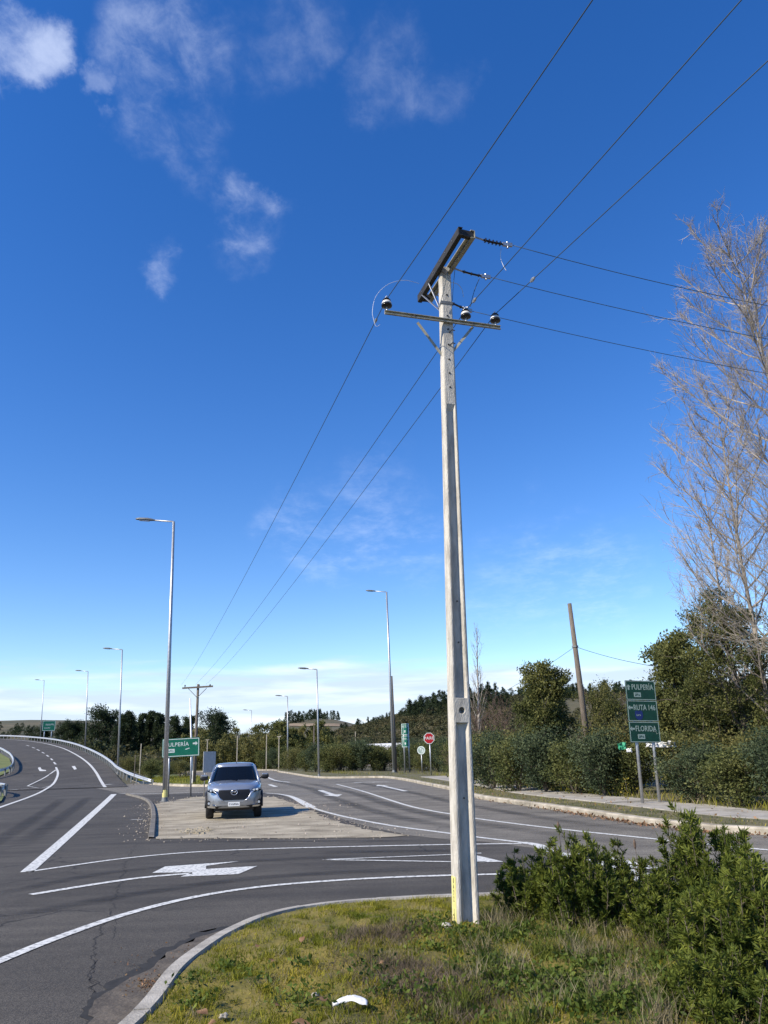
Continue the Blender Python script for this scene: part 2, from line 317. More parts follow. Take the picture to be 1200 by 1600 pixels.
def segdist(X, Y, P):
    d = np.full(np.shape(X), 1e9)
    for a, b in zip(P[:-1], P[1:]):
        vx, vy = b[0]-a[0], b[1]-a[1]; l2 = vx*vx+vy*vy or 1e-9; t = np.clip(((X-a[0])*vx+(Y-a[1])*vy)/l2, 0, 1)
        d = np.minimum(d, np.hypot(X-a[0]-t*vx, Y-a[1]-t*vy))
    return d

# far kerb of the side road, from the right-hand foreground into the distance
KR = lerp_poly([np.array([26., 4., 0]), np.array([15., 11.5, 0])] + [gp(x, y) for x, y in ((1200, 1305), (1100, 1298), (1000, 1287), (893, 1269.5), (747, 1248), (704, 1235), (664, 1226.5), (630, 1219.5), (599, 1215.8), (560, 1216), (513, 1216.5), (487, 1215), (465, 1211.5), (437, 1207), (402, 1204))]
               + [np.array([-48., 140., 0]), np.array([-72., 145., 0])], 5)
ROAD = [(-90., -12.), (26., -12.)] + [(p[0], p[1]) for p in KR] + [(-90., 145.)]
def fill_sheet(name, poly, z, mt, parent=None):
    bm = bmesh.new(); vs = [bm.verts.new((p[0], p[1], z)) for p in poly]; f = bm.faces.new(vs); bmesh.ops.triangulate(bm, faces=[f])
    bmesh.ops.recalc_face_normals(bm, faces=bm.faces)
    if sum(f.normal.z for f in bm.faces) < 0: bmesh.ops.reverse_faces(bm, faces=bm.faces)
    me = bpy.data.meshes.new(name); bm.to_mesh(me); bm.free(); me.materials.append(mt); return link(name, me, parent)

road = tag(fill_sheet('road', ROAD, 0.0, M['asphalt']), 'dark grey asphalt of the junction', kind='structure')

# climbing road: right edge of the carriageway as seen, left edge 11 m over
RE = [rp(x, y) for x, y in ((158, 1221), (150, 1207), (137, 1192), (120, 1180), (100, 1170), (82, 1164.5), (66, 1161))]
RE = [np.array([RE[0][0]+3.6, RE[0][1]-9, 0])] + RE
a, b = RE[-2], RE[-1]; t = (b-a)[:2]/np.linalg.norm((b-a)[:2])
for k in range(1, 9):                                      # beyond the crest it bends away to the left
    ang = math.atan2(t[1], t[0]) + R(4.0*k); b = b + np.array([math.cos(ang), math.sin(ang), 0])*12; b = np.array([b[0], b[1], float(ramp_z(b[1]))]); RE.append(b)
RE = lerp_poly(RE, 6)
for p in RE: p[2] = float(ramp_z(p[1]))
def ramp_row(p, offs, dz=0.0): return [np.array([p[0]+o, p[1], p[2]+dz]) for o in offs]
rr = MB(); OFFS = [-16, -12, -8, -4, 0, 1.0, 1.9]
rr.grid([[q + np.array([0, 0, .006]) for q in ramp_row(p, OFFS)] for p in RE if p[1] > 60])
ramp = rr.build('ramp_road', M['asphalt'], smooth=True); tag(ramp, 'asphalt road climbing to the crest at the far end', kind='structure')

def redge(Y):                                              # x of the climbing road's right edge at depth Y
    ys = np.array([p[1] for p in RE]); xs = np.array([p[0] for p in RE]); o = np.argsort(ys); return np.interp(Y, ys[o], xs[o])
def land_z(X, Y):
    X = np.asarray(X, float); Y = np.asarray(Y, float); D = np.hypot(X, Y); A = X/np.maximum(Y, 1)
    wob = 1.2*np.sin(X*.021+1)*np.cos(Y*.017)+.6*np.sin(X*.06+Y*.05)
    hill = 21*ss(230, 520, D)*(0.50+1.05*ss(-.14, .12, A)+.30*ss(-.16, -.40, A)) + 33*ss(560, 1000, D)*(1-.85*ss(-.09, .01, A)) + 45*ss(1400, 3200, D)
    z = hill + wob*ss(140, 260, D)
    rz = ramp_z(Y); d = X-redge(Y)-2.2; m = np.where(Y > 60, np.clip(1-np.maximum(d, 0)/np.maximum(2.6*rz, .6), 0, 1), 0)
    m = m*np.where(d < -60, np.clip(1+(d+60)/80, 0, 1), 1)
    z = np.maximum(z, 0)*(1-m) + m*np.maximum(rz, 0)
    ins = inpoly(X, Y, ROAD); ds = segdist(X, Y, KR)
    flat = np.where(ins, -.14, np.where(ds < 40, -.14+.24*ss(4.5, 7, ds), .10))
    under = np.where((m > .5) & (d < 1.5), -.10, 0)
    return z + flat*(1-np.clip(m*1.2, 0, 1)) + under
def axis(a, b, fine0, fine1, f, g):
    xs = list(np.arange(fine0, fine1+1e-6, f)); s = f
    while xs[-1] < b: s *= g; xs.append(xs[-1]+s)
    s = f
    while xs[0] > a: s *= g; xs.insert(0, xs[0]-s)
    return np.array(xs)
gx = axis(-4000, 4000, -96, 40, 2.0, 1.12); gy = axis(-400, 5200, -12, 210, 2.0, 1.10)
GX, GY = np.meshgrid(gx, gy); GZ = land_z(GX, GY)
V = np.stack([GX.ravel(), GY.ravel(), GZ.ravel()], 1); nx, ny = len(gx), len(gy)
ii, jj = np.meshgrid(np.arange(ny-1), np.arange(nx-1), indexing='ij'); k0 = (ii*nx+jj).ravel()
Qd = np.stack([k0, k0+1, k0+nx+1, k0+nx], 1)
ground = np_mesh('ground', V, Qd, M['land'], smooth=True); tag(ground, 'scrubby land and low hills out to the skyline', kind='structure')
def hit(px, py, y0=150., y1=2500.):                         # where a line of sight meets the land
    d = pray(px, py); Ys = np.arange(y0, y1, 4.); X = d[0]*(Ys/d[1]); Z = H+d[2]*(Ys/d[1]); L_ = land_z(X, Ys); k = np.nonzero(Z <= L_)[0]; Y = Ys[k[0]] if len(k) else y1
    return np.array([d[0]*Y/d[1], Y, 0])
def gz(x, y): return float(land_z(np.array([x]), np.array([y]))[0])

# older, paler surface of the side road, a sheet 4 mm up
OLD = [gp(*p) for p in ((205, 1243), (300, 1239), (400, 1238), (437, 1241.5), (470, 1253), (500, 1268), (560, 1288), (640, 1305.5), (704, 1312.5), (760, 1316), (840, 1326), (930, 1345))] + [np.array([4.6, 13.0, 0]), np.array([9., 8., 0]), np.array([18, 2., 0])]
old = fill_sheet('side_road', [(p[0], p[1]) for p in OLD] + [(p[0]-.02, p[1]-.02) for p in KR] + [(-70., 118.), (-40, 100.), (-24., 66.)], .004, M['asphalt_old']); tag(old, 'worn pale asphalt of the side road', kind='structure')

# ------------------------------------------------------------------ kerbs, verges, pavement
def strip(name, P, prof, mt, parent=None, smooth=False):  # sweep (offset, z) profile along P
    m = MB()
    cols = [offset(P, q[0]) for q in prof]; rows = [[np.array([c[i][0], c[i][1], P[i][2]+q[1]]) for c, q in zip(cols, prof)] for i in range(len(P))]
    m.grid(rows); return m.build(name, mt, parent, smooth=smooth, fix=False)
def resample(P, step):
    P = np.array(P); d = np.r_[0, np.cumsum(np.linalg.norm(np.diff(P[:, :2], axis=0), axis=1))]; s = np.arange(0, d[-1], step); return [np.array([np.interp(v, d, P[:, k]) for k in range(3)]) for v in s]
KRF = resample(KR, .8)                                     # travelling away, the verge lies to the right: negative offsets
vprof = [(-.02, -.05), (-.02, .145), (-.20, .15), (-.22, .135), (-1.0, .15), (-1.65, .15), (-3.75, .15), (-4.6, .2), (-6.5, .22), (-8.5, .16), (-11, -.4)]
kerb_r = strip('kerb', KRF, [(0, -.03), (.015, .12), (-.02, .155), (-.19, .16), (-.21, .10)], M['kerb_pale']); tag(kerb_r, 'pale kerb along the far side of the side road', kind='structure')
verge_r = strip('verge', KRF, [(o-.19 if o < -.1 else -.19, z) for o, z in [(-.19, .05)] + vprof[3:]], M['verge']); tag(verge_r, 'rough grass verge beside the far pavement', kind='structure')
pave = empty('pavement'); tag(pave, 'concrete slab footpath along the far verge', kind='structure')
seg = resample(KR, 2.3)
for i in range(len(seg)-1):
    if seg[i][1] > 62 or seg[i][0] > 15: continue
    a, b = seg[i], seg[i+1]; t = (b-a)/np.linalg.norm(b-a); nrm = np.array([t[1], -t[0], 0]); m = MB()
    a2 = a+t*.03; b2 = b-t*.03; dz = random.uniform(-.012, .012); tw = random.uniform(-.012, .012)
    q = [a2+nrm*1.70, b2+nrm*1.70, b2+nrm*3.65, a2+nrm*3.65]
    vs = [np.array([p[0], p[1], .10]) for p in q] + [np.array([p[0], p[1], .175+dz+(tw if k in (1, 2) else 0)]) for k, p in enumerate(q)]
    m.add(vs, [(0, 1, 5, 4), (1, 2, 6, 5), (2, 3, 7, 6), (3, 0, 4, 7), (4, 5, 6, 7)]); m.build('slab', M['slab'], pave)

# foreground verge: kerb that curves round from the camera's left to the right behind the bushes
KN = lerp_poly([np.array([-1.25, -3., 0]), np.array([-1.9, 2., 0]), np.array([-2.1, 5., 0])] + [gp(x, y) for x, y in ((205, 1600), (256, 1535), (300, 1499), (340, 1473), (400, 1446), (460, 1431), (530, 1421), (610, 1415.5), (700, 1411))] + [np.array([2.4, 11.3, 0]), np.array([4.2, 10.8, 0]), np.array([6.5, 9.3, 0]), np.array([9, 6.5, 0])], 8)
KNF = resample(KN, .18)
kerb_n = empty('kerb'); sg = [KNF[i:i+7] for i in range(0, len(KNF)-6, 6)]
for q in sg:                                               # cast in short lengths with open joints
    j = .004; t0 = q[1]-q[0]; t1 = q[-1]-q[-2]; q = [q[0]+t0/np.linalg.norm(t0)*j] + q[1:-1] + [q[-1]-t1/np.linalg.norm(t1)*j]; dz = random.uniform(-.004, .004)
    cols = [offset(q, o_) for o_, z_ in ((.0, -.03), (-.012, .095), (-.03, .115), (-.16, .12), (-.175, .06))]; zs = (-.03, .095, .115, .12, .06); mk = MB(); mk.grid([[np.array([c[i][0], c[i][1], z_+dz]) for c, z_ in zip(cols, zs)] for i in range(len(q))])
    n_ = len(zs); mk.f.append(tuple(range(n_))); mk.f.append(tuple((len(q)-1)*n_+k for k in range(n_-1, -1, -1))); mk.build('kerb_stone', M['kerb'], kerb_n, fix=False)
tag(kerb_n, 'curved concrete kerb round the foreground verge', kind='structure')
VP = [(p[0], p[1]) for p in offset(KNF, -.165)] + [(9, -6), (-1, -6)]
def fz(x, y):                                              # height of the foreground verge
    x = np.asarray(x, float); y = np.asarray(y, float); d = segdist(x, y, KNF[::4])
    return .10 + .055*ss(.1, 2.2, d) + ss(.15, 1.0, d)*(.03*np.sin(x*3.1+1)*np.cos(y*2.7) + .018*np.sin(x*9+y*7) + .012*np.sin(x*17-y*13))
bx = np.arange(-2.2, 9.01, .09); by = np.arange(-6, 11.4, .09); BX, BY = np.meshgrid(bx, by); ok = inpoly(BX, BY, VP); BZ = np.where(ok, fz(BX, BY), -.2)
V = np.stack([BX.ravel(), BY.ravel(), BZ.ravel()], 1); nx = len(bx); ii, jj = np.meshgrid(np.arange(len(by)-1), np.arange(nx-1), indexing='ij'); k0 = (ii*nx+jj).ravel()
Qd = np.stack([k0, k0+1, k0+nx+1, k0+nx], 1); okr = ok.ravel(); Qd = Qd[(okr[Qd].sum(1) >= 4)]
fv = np_mesh('verge', V, Qd, M['soil'], smooth=True); tag(fv, 'mossy foreground verge inside the curved kerb', kind='structure')
rim = strip('verge_rim', KNF, [(-.17, .075), (-.22, .103), (-.42, .098)], M['soil'], fv)

# dusty gutter outside the near kerb
def ragged(P, amp, step):
    Q = resample(P, step); return [p + np.array([random.uniform(-amp, amp), random.uniform(-amp, amp), 0]) for p in Q]
inner = [p for p in offset(KNF, .01) if 4.0 < p[1] and p[0] < -.45]
outer = ragged([gp(*p) for p in ((120, 1640), (138, 1600), (145, 1570), (180, 1545), (232, 1515), (262, 1490), (310, 1465), (375, 1447), (450, 1432))][::-1], .035, .12)
gut = fill_sheet('gutter', [(p[0], p[1]) for p in inner] + [(p[0], p[1]) for p in outer], .006, M['gutter']); tag(gut, 'dusty gutter with broken asphalt along the near kerb', kind='structure')

# bare dirt island the pickup stands on
DI = [gp(x, y) for x, y in ((236, 1258), (300, 1246), (360, 1243), (430, 1246), (462, 1256), (492, 1268), (500, 1275), (545, 1289), (575, 1297), (640, 1306), (600, 1308.5), (450, 1310), (330, 1311), (232, 1311.5))]
dirt = fill_sheet('dirt_island', [(p[0], p[1]) for p in ragged(DI, .10, .35)], .012, M['dirt']); tag(dirt, 'bare brown dirt island at the junction', kind='structure')
KD = lerp_poly([gp(*p) for p in ((196, 1242), (212, 1246), (226, 1251), (234, 1260), (236, 1275), (234, 1292), (231, 1311))], 8)
KDR = resample(KD, .3); KDR[-1][2] = -.07; KDR[-2][2] = -.02
kerb_d = strip('kerb', KDR, [(.19, -.02), (.18, .06), (.15, .10), (.02, .11), (.0, .0)], M['kerb_dull']); tag(kerb_d, 'grey kerb on one side of the dirt island', kind='structure')
mnd = MB()                                                 # broken crust on the dirt
for k in range(60):
    p = gp(random.gauss(312, 16), random.gauss(1300, 2.6)); s = random.uniform(.03, .16); n = random.randint(5, 8); h = random.uniform(.015, .06)
    poly = [(p[0]+s*math.cos(6.28*j/n)*random.uniform(.6, 1.2), p[1]+.6*s*math.sin(6.28*j/n)*random.uniform(.6, 1.2)) for j in range(n)]
    cx_, cy_ = p[0], p[1]; mnd.add([(x_, y_, 0) for x_, y_ in poly] + [(cx_+(x_-cx_)*.55+random.uniform(-.02, .02), cy_+(y_-cy_)*.55, h*random.uniform(.6, 1.2)) for x_, y_ in poly], [(i, (i+1) % n, n+(i+1) % n, n+i) for i in range(n)] + [tuple(range(n, 2*n))])
crust = mnd.build('rubble', M['dirt']); tag(crust, 'broken clods of dirt crust in front of the pickup', 'rubble', kind='stuff')

# verge island between the near cross road and the far road, and the grass inside the left-hand rail
VI = [gp(*p) for p in ((180, 1219.5), (253, 1227.5), (317, 1229.5), (352, 1229), (366, 1226), (352, 1221), (300, 1214), (262, 1211), (228, 1206))] 
VI[-1] = np.array([redge(95)+4, 95., 0]); VI.append(np.array([redge(82)+2.0, 80., 0]))
VI = lerp_poly(VI + [VI[0]], 5)[:-1]
isl = fill_sheet('verge', [(p[0], p[1]) for p in VI], .15, M['lawn']); tag(isl, 'green verge island below the climbing road', kind='structure')
ki = strip('kerb', resample(VI + [VI[0]], .8), [(-.02, -.02), (-.0, .12), (.03, .17), (.28, .175), (.30, .10)], M['kerb_pale']); tag(ki, 'pale kerb round the green verge island', kind='structure')
LI = [rp(*p) for p in ((-60, 1168), (-10, 1172), (14, 1186), (19, 1198), (14, 1207), (-2, 1214), (-60, 1226))]
def drape(name, poly, dz, mt):                             # flat polygon laid on the climbing road
    bm = bmesh.new(); vs = [bm.verts.new((p[0], p[1], 0)) for p in poly]; f = bm.faces.new(vs); bmesh.ops.triangulate(bm, faces=[f])
    bmesh.ops.subdivide_edges(bm, edges=bm.edges[:], cuts=5, use_grid_fill=True)
    for v in bm.verts: v.co.z = float(ramp_z(v.co.y)) + dz
    bmesh.ops.recalc_face_normals(bm, faces=bm.faces)
    if sum(f.normal.z for f in bm.faces) < 0: bmesh.ops.reverse_faces(bm, faces=bm.faces)
    me = bpy.data.meshes.new(name); bm.to_mesh(me); bm.free(); me.materials.append(mt); return link(name, me)
li = drape('verge', LI, .10, M['lawn']); tag(li, 'grass patch inside the curved guardrail at the edge', kind='structure')
li2 = fill_sheet('verge', [gp(*p)[:2] for p in ((-60, 1232), (2, 1238), (6, 1246), (2, 1254), (-60, 1272))], .10, M['lawn']); tag(li2, 'small grass nose before the left-hand road', kind='structure')

# ------------------------------------------------------------------ painted markings
def paint_line(P, w, name='lane_line', parent=road, z=.0085, z2=None, wf=None):
    P = resample(P, .35) + [P[-1]]; n = len(P); ws = [w if wf is None else np.interp(i/(n-1), [0, 1], wf) for i in range(n)]
    L_ = offset(P, .5); m = MB(); rows = []
    for i in range(n):
        d = L_[i]-P[i]; rows.append([P[i]+d*ws[i]+np.array([0, 0, z]), P[i]-d*ws[i]+np.array([0, 0, z])])
    m.grid(rows); o = m.build(name, M['paint'], parent, fix=False); 
    return o
def paint_poly(poly, name='arrow_marking', parent=road, z=.0085):
    o = fill_sheet(name, [p[:2] for p in poly], z, M['paint'], parent); return o
G = lambda pts: lerp_poly([gp(*p) for p in pts], 8)
paint_line(G(((178, 1241), (160, 1258), (110, 1303), (42, 1363))), .3, wf=(.34, .24))
paint_line(G(((42, 1363), (110, 1353), (200, 1341), (300, 1332), (420, 1326.5), (560, 1323), (704, 1320), (815, 1318.5))), .14)
paint_line(G(((48, 1398.5), (150, 1382), (225, 1371.5), (300, 1365))), .17)
paint_poly([gp(*p) for p in ((238, 1364.5), (258, 1354.5), (300, 1351.5), (374, 1346.3), (322, 1353.5), (322, 1358.5), (402, 1353.8), (372, 1366.5), (282, 1370.5), (301, 1363.5))])
paint_line(G(((-120, 1556), (0, 1502), (100, 1462), (200, 1428), (300, 1403), (400, 1387), (500, 1378), (600, 1372), (704, 1368.3), (800, 1366))), .15)
paint_line(G(((505, 1343.8), (600, 1340), (704, 1335.8), (752, 1333.5))), .09)
paint_line(G(((505, 1343.8), (600, 1345.2), (704, 1347), (760, 1347.5))), .10)
paint_poly([gp(*p) for p in ((742, 1336.5), (742, 1348), (787, 1347))], 'gore_marking')
paint_line(G(((415, 1239.5), (437, 1241.2), (455, 1245), (470, 1252.5), (487, 1262))), .25, parent=old, z=.0125, wf=(.16, .42))
paint_line(G(((487, 1262), (505, 1268), (543, 1277.5), (608, 1290), (704, 1303), (748, 1309), (815, 1317))), .15, parent=old, z=.0125)
paint_line(G(((815, 1317), (840, 1321), (862, 1331), (928, 1346), (970, 1358), (1030, 1373))), .24, parent=old, z=.0125)
paint_line(G(((905, 1334), (970, 1346), (1020, 1358))), .24, parent=old, z=.0125)
for a, b in (((972, 1352), (1008, 1357)), ((985, 1372), (1022, 1380)), ((930, 1338), (955, 1339))): paint_line(G((a, b)), .3, 'hatch_marking', old, .0125)
paint_line(G(((526, 1225.5), (565, 1236), (630, 1257), (673, 1267), (704, 1272.3), (748, 1280), (866, 1295), (1047, 1314), (1200, 1329), (1300, 1338))), .15, parent=old, z=.0125)
def arrow(tail, head, w, parent=old, z=.0125):            # straight arrow painted on the ground
    a, b = gp(*tail), gp(*head); d = b-a; l = np.linalg.norm(d); d /= l; n = np.array([-d[1], d[0], 0]); hl = min(.45*l, 2.2)
    c = b-d*hl; paint_poly([a+n*w, c+n*w, c+n*w*3.2, b, c-n*w*3.2, c-n*w, a-n*w], parent=parent, z=z)
arrow((634, 1236.5), (590, 1226.5), .13); arrow((500, 1235), (528, 1245), .16); arrow((578, 1222), (548, 1223.5), .14); arrow((606, 1222), (575, 1222.3), .14)
paint_line(G(((417, 1214), (430, 1219.5), (452, 1222.5))), .25, parent=old, z=.0125); paint_line(G(((421, 1226), (431, 1229.6))), .3, parent=old, z=.0125)
paint_line(G(((186, 1240), (230, 1240.2), (318, 1238.5))), .16); paint_line(G(((205, 1281), (222, 1281))), .10)
# on the climbing road
RG = lambda pts: lerp_poly([rp(*p) for p in pts], 6)
el = [p + np.array([0, 0, 0]) for p in RE if p[1] > 66]; paint_line(el, .26, parent=ramp, z=.02)
paint_line(RG(((87.5, 1199), (90.5, 1209), (84, 1224), (67, 1236), (45, 1246), (20, 1255), (0, 1262), (-40, 1276))), .22, parent=ramp, z=.02)
paint_line(RG(((87.5, 1203), (70, 1215), (43, 1228.5))), .16, parent=ramp, z=.02); paint_line(RG(((43, 1228.5), (62, 1231.5), (80, 1228))), .10, parent=ramp, z=.02)
for k in range(0): a = rp(48+k*5.5, 1227.5-k*2.6); b = rp(52+k*5.0, 1231.5-k*1.2); paint_line([a, (a+b)/2, b], .10, 'hatch_marking', ramp, .02)
for a, b in (((84, 1191), (87, 1194.5)), ((79.5, 1185.5), (82, 1188)), ((72.5, 1180), (76, 1182.2)), ((65.5, 1175.4), (69, 1177.2)), ((57.5, 1171.2), (62, 1173)), ((50, 1167.8), (54.5, 1169.2)), ((41, 1164.6), (45.5, 1165.8))): paint_line([rp(*a), rp(*b)], .22, 'lane_dash', ramp, .02)
for a, b in (((-4, 1237), (9, 1235.8)), ((15, 1235), (28, 1233.8)), ((32, 1233.4), (45, 1232.6))): paint_line([rp(*a), rp(*b)], .2, 'lane_dash', ramp, .02)
for q in (((59, 1200), (63, 1199), (65, 1202.5), (72, 1203.5), (72, 1205), (62, 1205.2)), ((112, 1197.5), (117, 1197), (120, 1202), (116, 1203))): 
    bm_ = [rp(*p) for p in q]; o = drape('arrow_marking', bm_, .02, M['paint']); o.parent = ramp
paint_line([rp(164, 1226), rp(172, 1226)], 1.2, 'give_way_bar', ramp, .02)

# cracks in the near asphalt: ragged dark slits with a shape of their own
M['crack'] = mat('crack_fill', (.012, .011, .010), .95, scale=9, col2=(.03, .028, .025))
def crack(pts, w, amp=.03):
    P = resample([gp(*p) for p in pts], .07); Q = []; ox = 0
    for i, p in enumerate(P): ox = .7*ox + random.gauss(0, amp*.6); Q.append(p + np.array([ox, random.gauss(0, amp*.4), .002]))
    a = []; b = []
    for i, p in enumerate(Q): ww = w*random.uniform(.2, 1.2)*(.25+.75*math.sin(math.pi*min(1, (i+.3)/len(Q)))); a.append(p+np.array([-ww, 0, 0])); b.append(p+np.array([ww, 0, 0]))
    m = MB(); m.grid([[x, y] for x, y in zip(a, b)]); m.build('crack', M['crack'], road, fix=False)
crack(((213, 1318), (200, 1345), (186, 1385), (168, 1430), (152, 1470), (146, 1510), (150, 1545), (140, 1600), (128, 1640)), .014, .035)
crack(((150, 1490), (142, 1530), (150, 1560), (152, 1600)), .010, .03); crack(((152, 1512), (200, 1510), (250, 1500)), .012, .02); crack(((146, 1530), (175, 1545), (190, 1550)), .012, .02); crack(((168, 1430), (182, 1440), (178, 1470)), .008, .02)
ob = ragged([gp(*p) for p in ((112, 1645), (128, 1600), (135, 1566), (170, 1538), (222, 1508), (252, 1484), (305, 1459), (372, 1444), (448, 1430))][::-1], .05, .09); ib = [p for p in outer]
ob = ob[2:-3]; ib = ib[2:-3]
brk = fill_sheet('broken_edge', [(p[0]+.03, p[1]) for p in ib[::-1]] + [(p[0], p[1]) for p in ob], .003, M['crack'], road)

# loose gravel spilling off the dirt island
gv = MB(); rg = random.Random(77)
DIb = resample(DI + [DI[0]], .25)
for k in range(1500):
    if k < 950: q = DIb[rg.randrange(len(DIb))]; q = q + np.array([rg.gauss(0, .35), rg.gauss(0, .35), 0])
    else: q = gp(rg.uniform(240, 560), rg.uniform(1250, 1308))
    s_ = rg.uniform(.008, .03)*(1 if rg.random() < .92 else 2.2); n = 5; a0 = rg.uniform(0, 6)
    ring_ = [(q[0]+s_*math.cos(a0+6.28*j/n)*rg.uniform(.7, 1.2), q[1]+s_*math.sin(a0+6.28*j/n)*rg.uniform(.7, 1.2)) for j in range(n)]
    gv.add([(x_, y_, .004) for x_, y_ in ring_] + [(q[0], q[1], .012+s_*.8)], [(j, (j+1) % n, n) for j in range(n)])
o = gv.build('gravel', M['gravel'], fix=False); tag(o, 'loose gravel scattered round the dirt island', 'gravel', kind='stuff')

# tyre wear: darker bands rubbed into the lanes, fading out at their own edges
def wear_mat(name, col, k):
    m = bpy.data.materials.new(name); m.use_nodes = True; nt = m.node_tree; N = nt.nodes.new; L = nt.links.new; bs = nt.nodes['Principled BSDF']; out = nt.nodes['Material Output']
    bs.inputs['Base Color'].default_value = (*col, 1); bs.inputs['Roughness'].default_value = .8; at_ = N('ShaderNodeAttribute'); at_.attribute_name = 'fade'
    tc = N('ShaderNodeTexCoord'); mp = N('ShaderNodeMapping'); mp.inputs['Scale'].default_value = (.35, 1.6, 1); L(tc.outputs['Object'], mp.inputs[0]); nz = N('ShaderNodeTexNoise'); nz.inputs['Scale'].default_value = 2.6; nz.inputs['Detail'].default_value = 9; nz.inputs['Roughness'].default_value = .7; L(mp.outputs[0], nz.inputs[0])
    mr = N('ShaderNodeMapRange'); L(nz.outputs[0], mr.inputs[0]); mr.inputs[1].default_value = .38; mr.inputs[2].default_value = .66; mr.inputs[3].default_value = .15; mr.inputs[4].default_value = k
    mu = N('ShaderNodeMath'); mu.operation = 'MULTIPLY'; L(mr.outputs[0], mu.inputs[0]); L(at_.outputs['Fac'], mu.inputs[1]); tr = N('ShaderNodeBsdfTransparent'); mx = N('ShaderNodeMixShader'); L(mu.outputs[0], mx.inputs[0]); L(tr.outputs[0], mx.inputs[1]); L(bs.outputs[0], mx.inputs[2]); L(mx.outputs[0], out.inputs[0]); return m
M['wear'] = wear_mat('tyre_wear', (.022, .021, .020), .58)
def wear(P, w, parent, z):
    P = resample(P, .5); n = len(P); cols = [offset(P, w*v) for v in (-.5, -.25, 0, .25, .5)]; m = MB(); m.grid([[c[i]+np.array([0, 0, z]) for c in cols] for i in range(n)]); o = m.build('tyre_wear', M['wear'], parent, fix=False)
    ca = o.data.color_attributes.new('fade', 'FLOAT_COLOR', 'POINT'); e = np.minimum(1, np.minimum(np.arange(n), np.arange(n)[::-1])/max(1, n*.2))
    v = (e[:, None]*np.array([0, .8, 1, .8, 0])[None]).ravel(); ca.data.foreach_set('color', np.repeat(v, 4).astype(np.float32)); return o
wear(G(((480, 1333), (560, 1331), (640, 1330), (730, 1329), (820, 1328))), .7, road, .0055); wear(G(((300, 1316), (420, 1315), (560, 1314), (680, 1314.5))), .35, road, .0055)
wear(G(((-60, 1450), (80, 1420), (220, 1396), (380, 1374), (560, 1362), (760, 1357))), .55, road, .0055); wear(G(((-60, 1410), (60, 1384), (200, 1360), (420, 1344), (600, 1336))), .5, road, .0055)
wear(G(((20, 1330), (80, 1288), (120, 1260), (140, 1244))), .7, road, .0055); wear(G(((-60, 1345), (20, 1300), (70, 1268), (100, 1247))), .7, road, .0055)
wear(G(((470, 1222), (540, 1236), (610, 1258), (704, 1279), (860, 1303), (1040, 1324), (1200, 1340))), .8, old, .0095); wear(G(((480, 1232), (540, 1254), (620, 1276), (704, 1292), (830, 1312))), .8, old, .0095); wear(G(((540, 1219.5), (640, 1238), (704, 1253), (860, 1280), (1040, 1302), (1200, 1317))), .7, old, .0095)
wear(G(((420, 1219), (470, 1229), (520, 1241))), .9, old, .0095)
def text_mesh(cu):                                          # lettering as a plain mesh
    t = bpy.data.objects.new('t', cu); COL.objects.link(t); bpy.context.view_layer.update(); dg = bpy.context.evaluated_depsgraph_get()
    me = bpy.data.meshes.new_from_object(t.evaluated_get(dg)); bpy.data.objects.remove(t); return me
# ------------------------------------------------------------------ concrete power pole in the foreground
PB = gp(728, 1443, .15); PT = at(694, 416, PB[1]); PYAW = R(-15)        # base, top, turn of its front face
pole = empty('power_pole', (PB[0], PB[1], .12)); tag(pole, 'tall tapered concrete power pole with recessed face beside the kerb', 'utility pole')
axis_ = Vector(PT-PB); PL = axis_.length; PM = Matrix.Translation(Vector((0, 0, -.02))) @ (Vector((0, 0, 1)).rotation_difference(axis_).to_matrix().to_4x4()) @ Matrix.Rotation(-PYAW, 4, 'Z')
def pw(s): return .255+(.150-.255)*s, .205+(.125-.205)*s                # width and depth along the height
def pole_body():
    m = MB()
    def ring(s, rec):
        w, d = pw(s); hw, hd = w/2, d/2; c = .018; fl = w*.175; de = d*.30 if rec else 0.0; z = s*PL; i = de*.62
        front = [(-hw+c, -hd), (-hw+fl, -hd), (-hw+fl+i, -hd+de), (hw-fl-i, -hd+de), (hw-fl, -hd), (hw-c, -hd)]
        back = [(hw-c, hd), (hw-fl, hd), (hw-fl-i, hd-de), (-hw+fl+i, hd-de), (-hw+fl, hd), (-hw+c, hd)]
        pts = front + [(hw, -hd+c), (hw, hd-c)] + back + [(-hw, hd-c), (-hw, -hd+c)]
        return [PM @ Vector((x, y, z)) for x, y in pts]
    S_ = [(-.03, 1), (.10, 1), (.20, 1), (.258, 1), (.2585, 0), (.292, 0), (.2925, 1), (.40, 1), (.55, 1), (.70, 1), (.735, 1), (.745, 0), (.85, 0), (1.0, 0)]
    R_ = [ring(*q) for q in S_]; n = len(R_[0]); m.add([p for r in R_ for p in r], [(i*n+k, i*n+(k+1) % n, (i+1)*n+(k+1) % n, (i+1)*n+k) for i in range(len(R_)-1) for k in range(n)] + [tuple((len(R_)-1)*n+k for k in range(n))])
    return m
shaft = pole_body().build('shaft', M['concrete'], pole, bevel=.004)
def face_pt(s, x, y): w, d = pw(s); return PM @ Vector((x*w/2, y*d/2, s*PL))
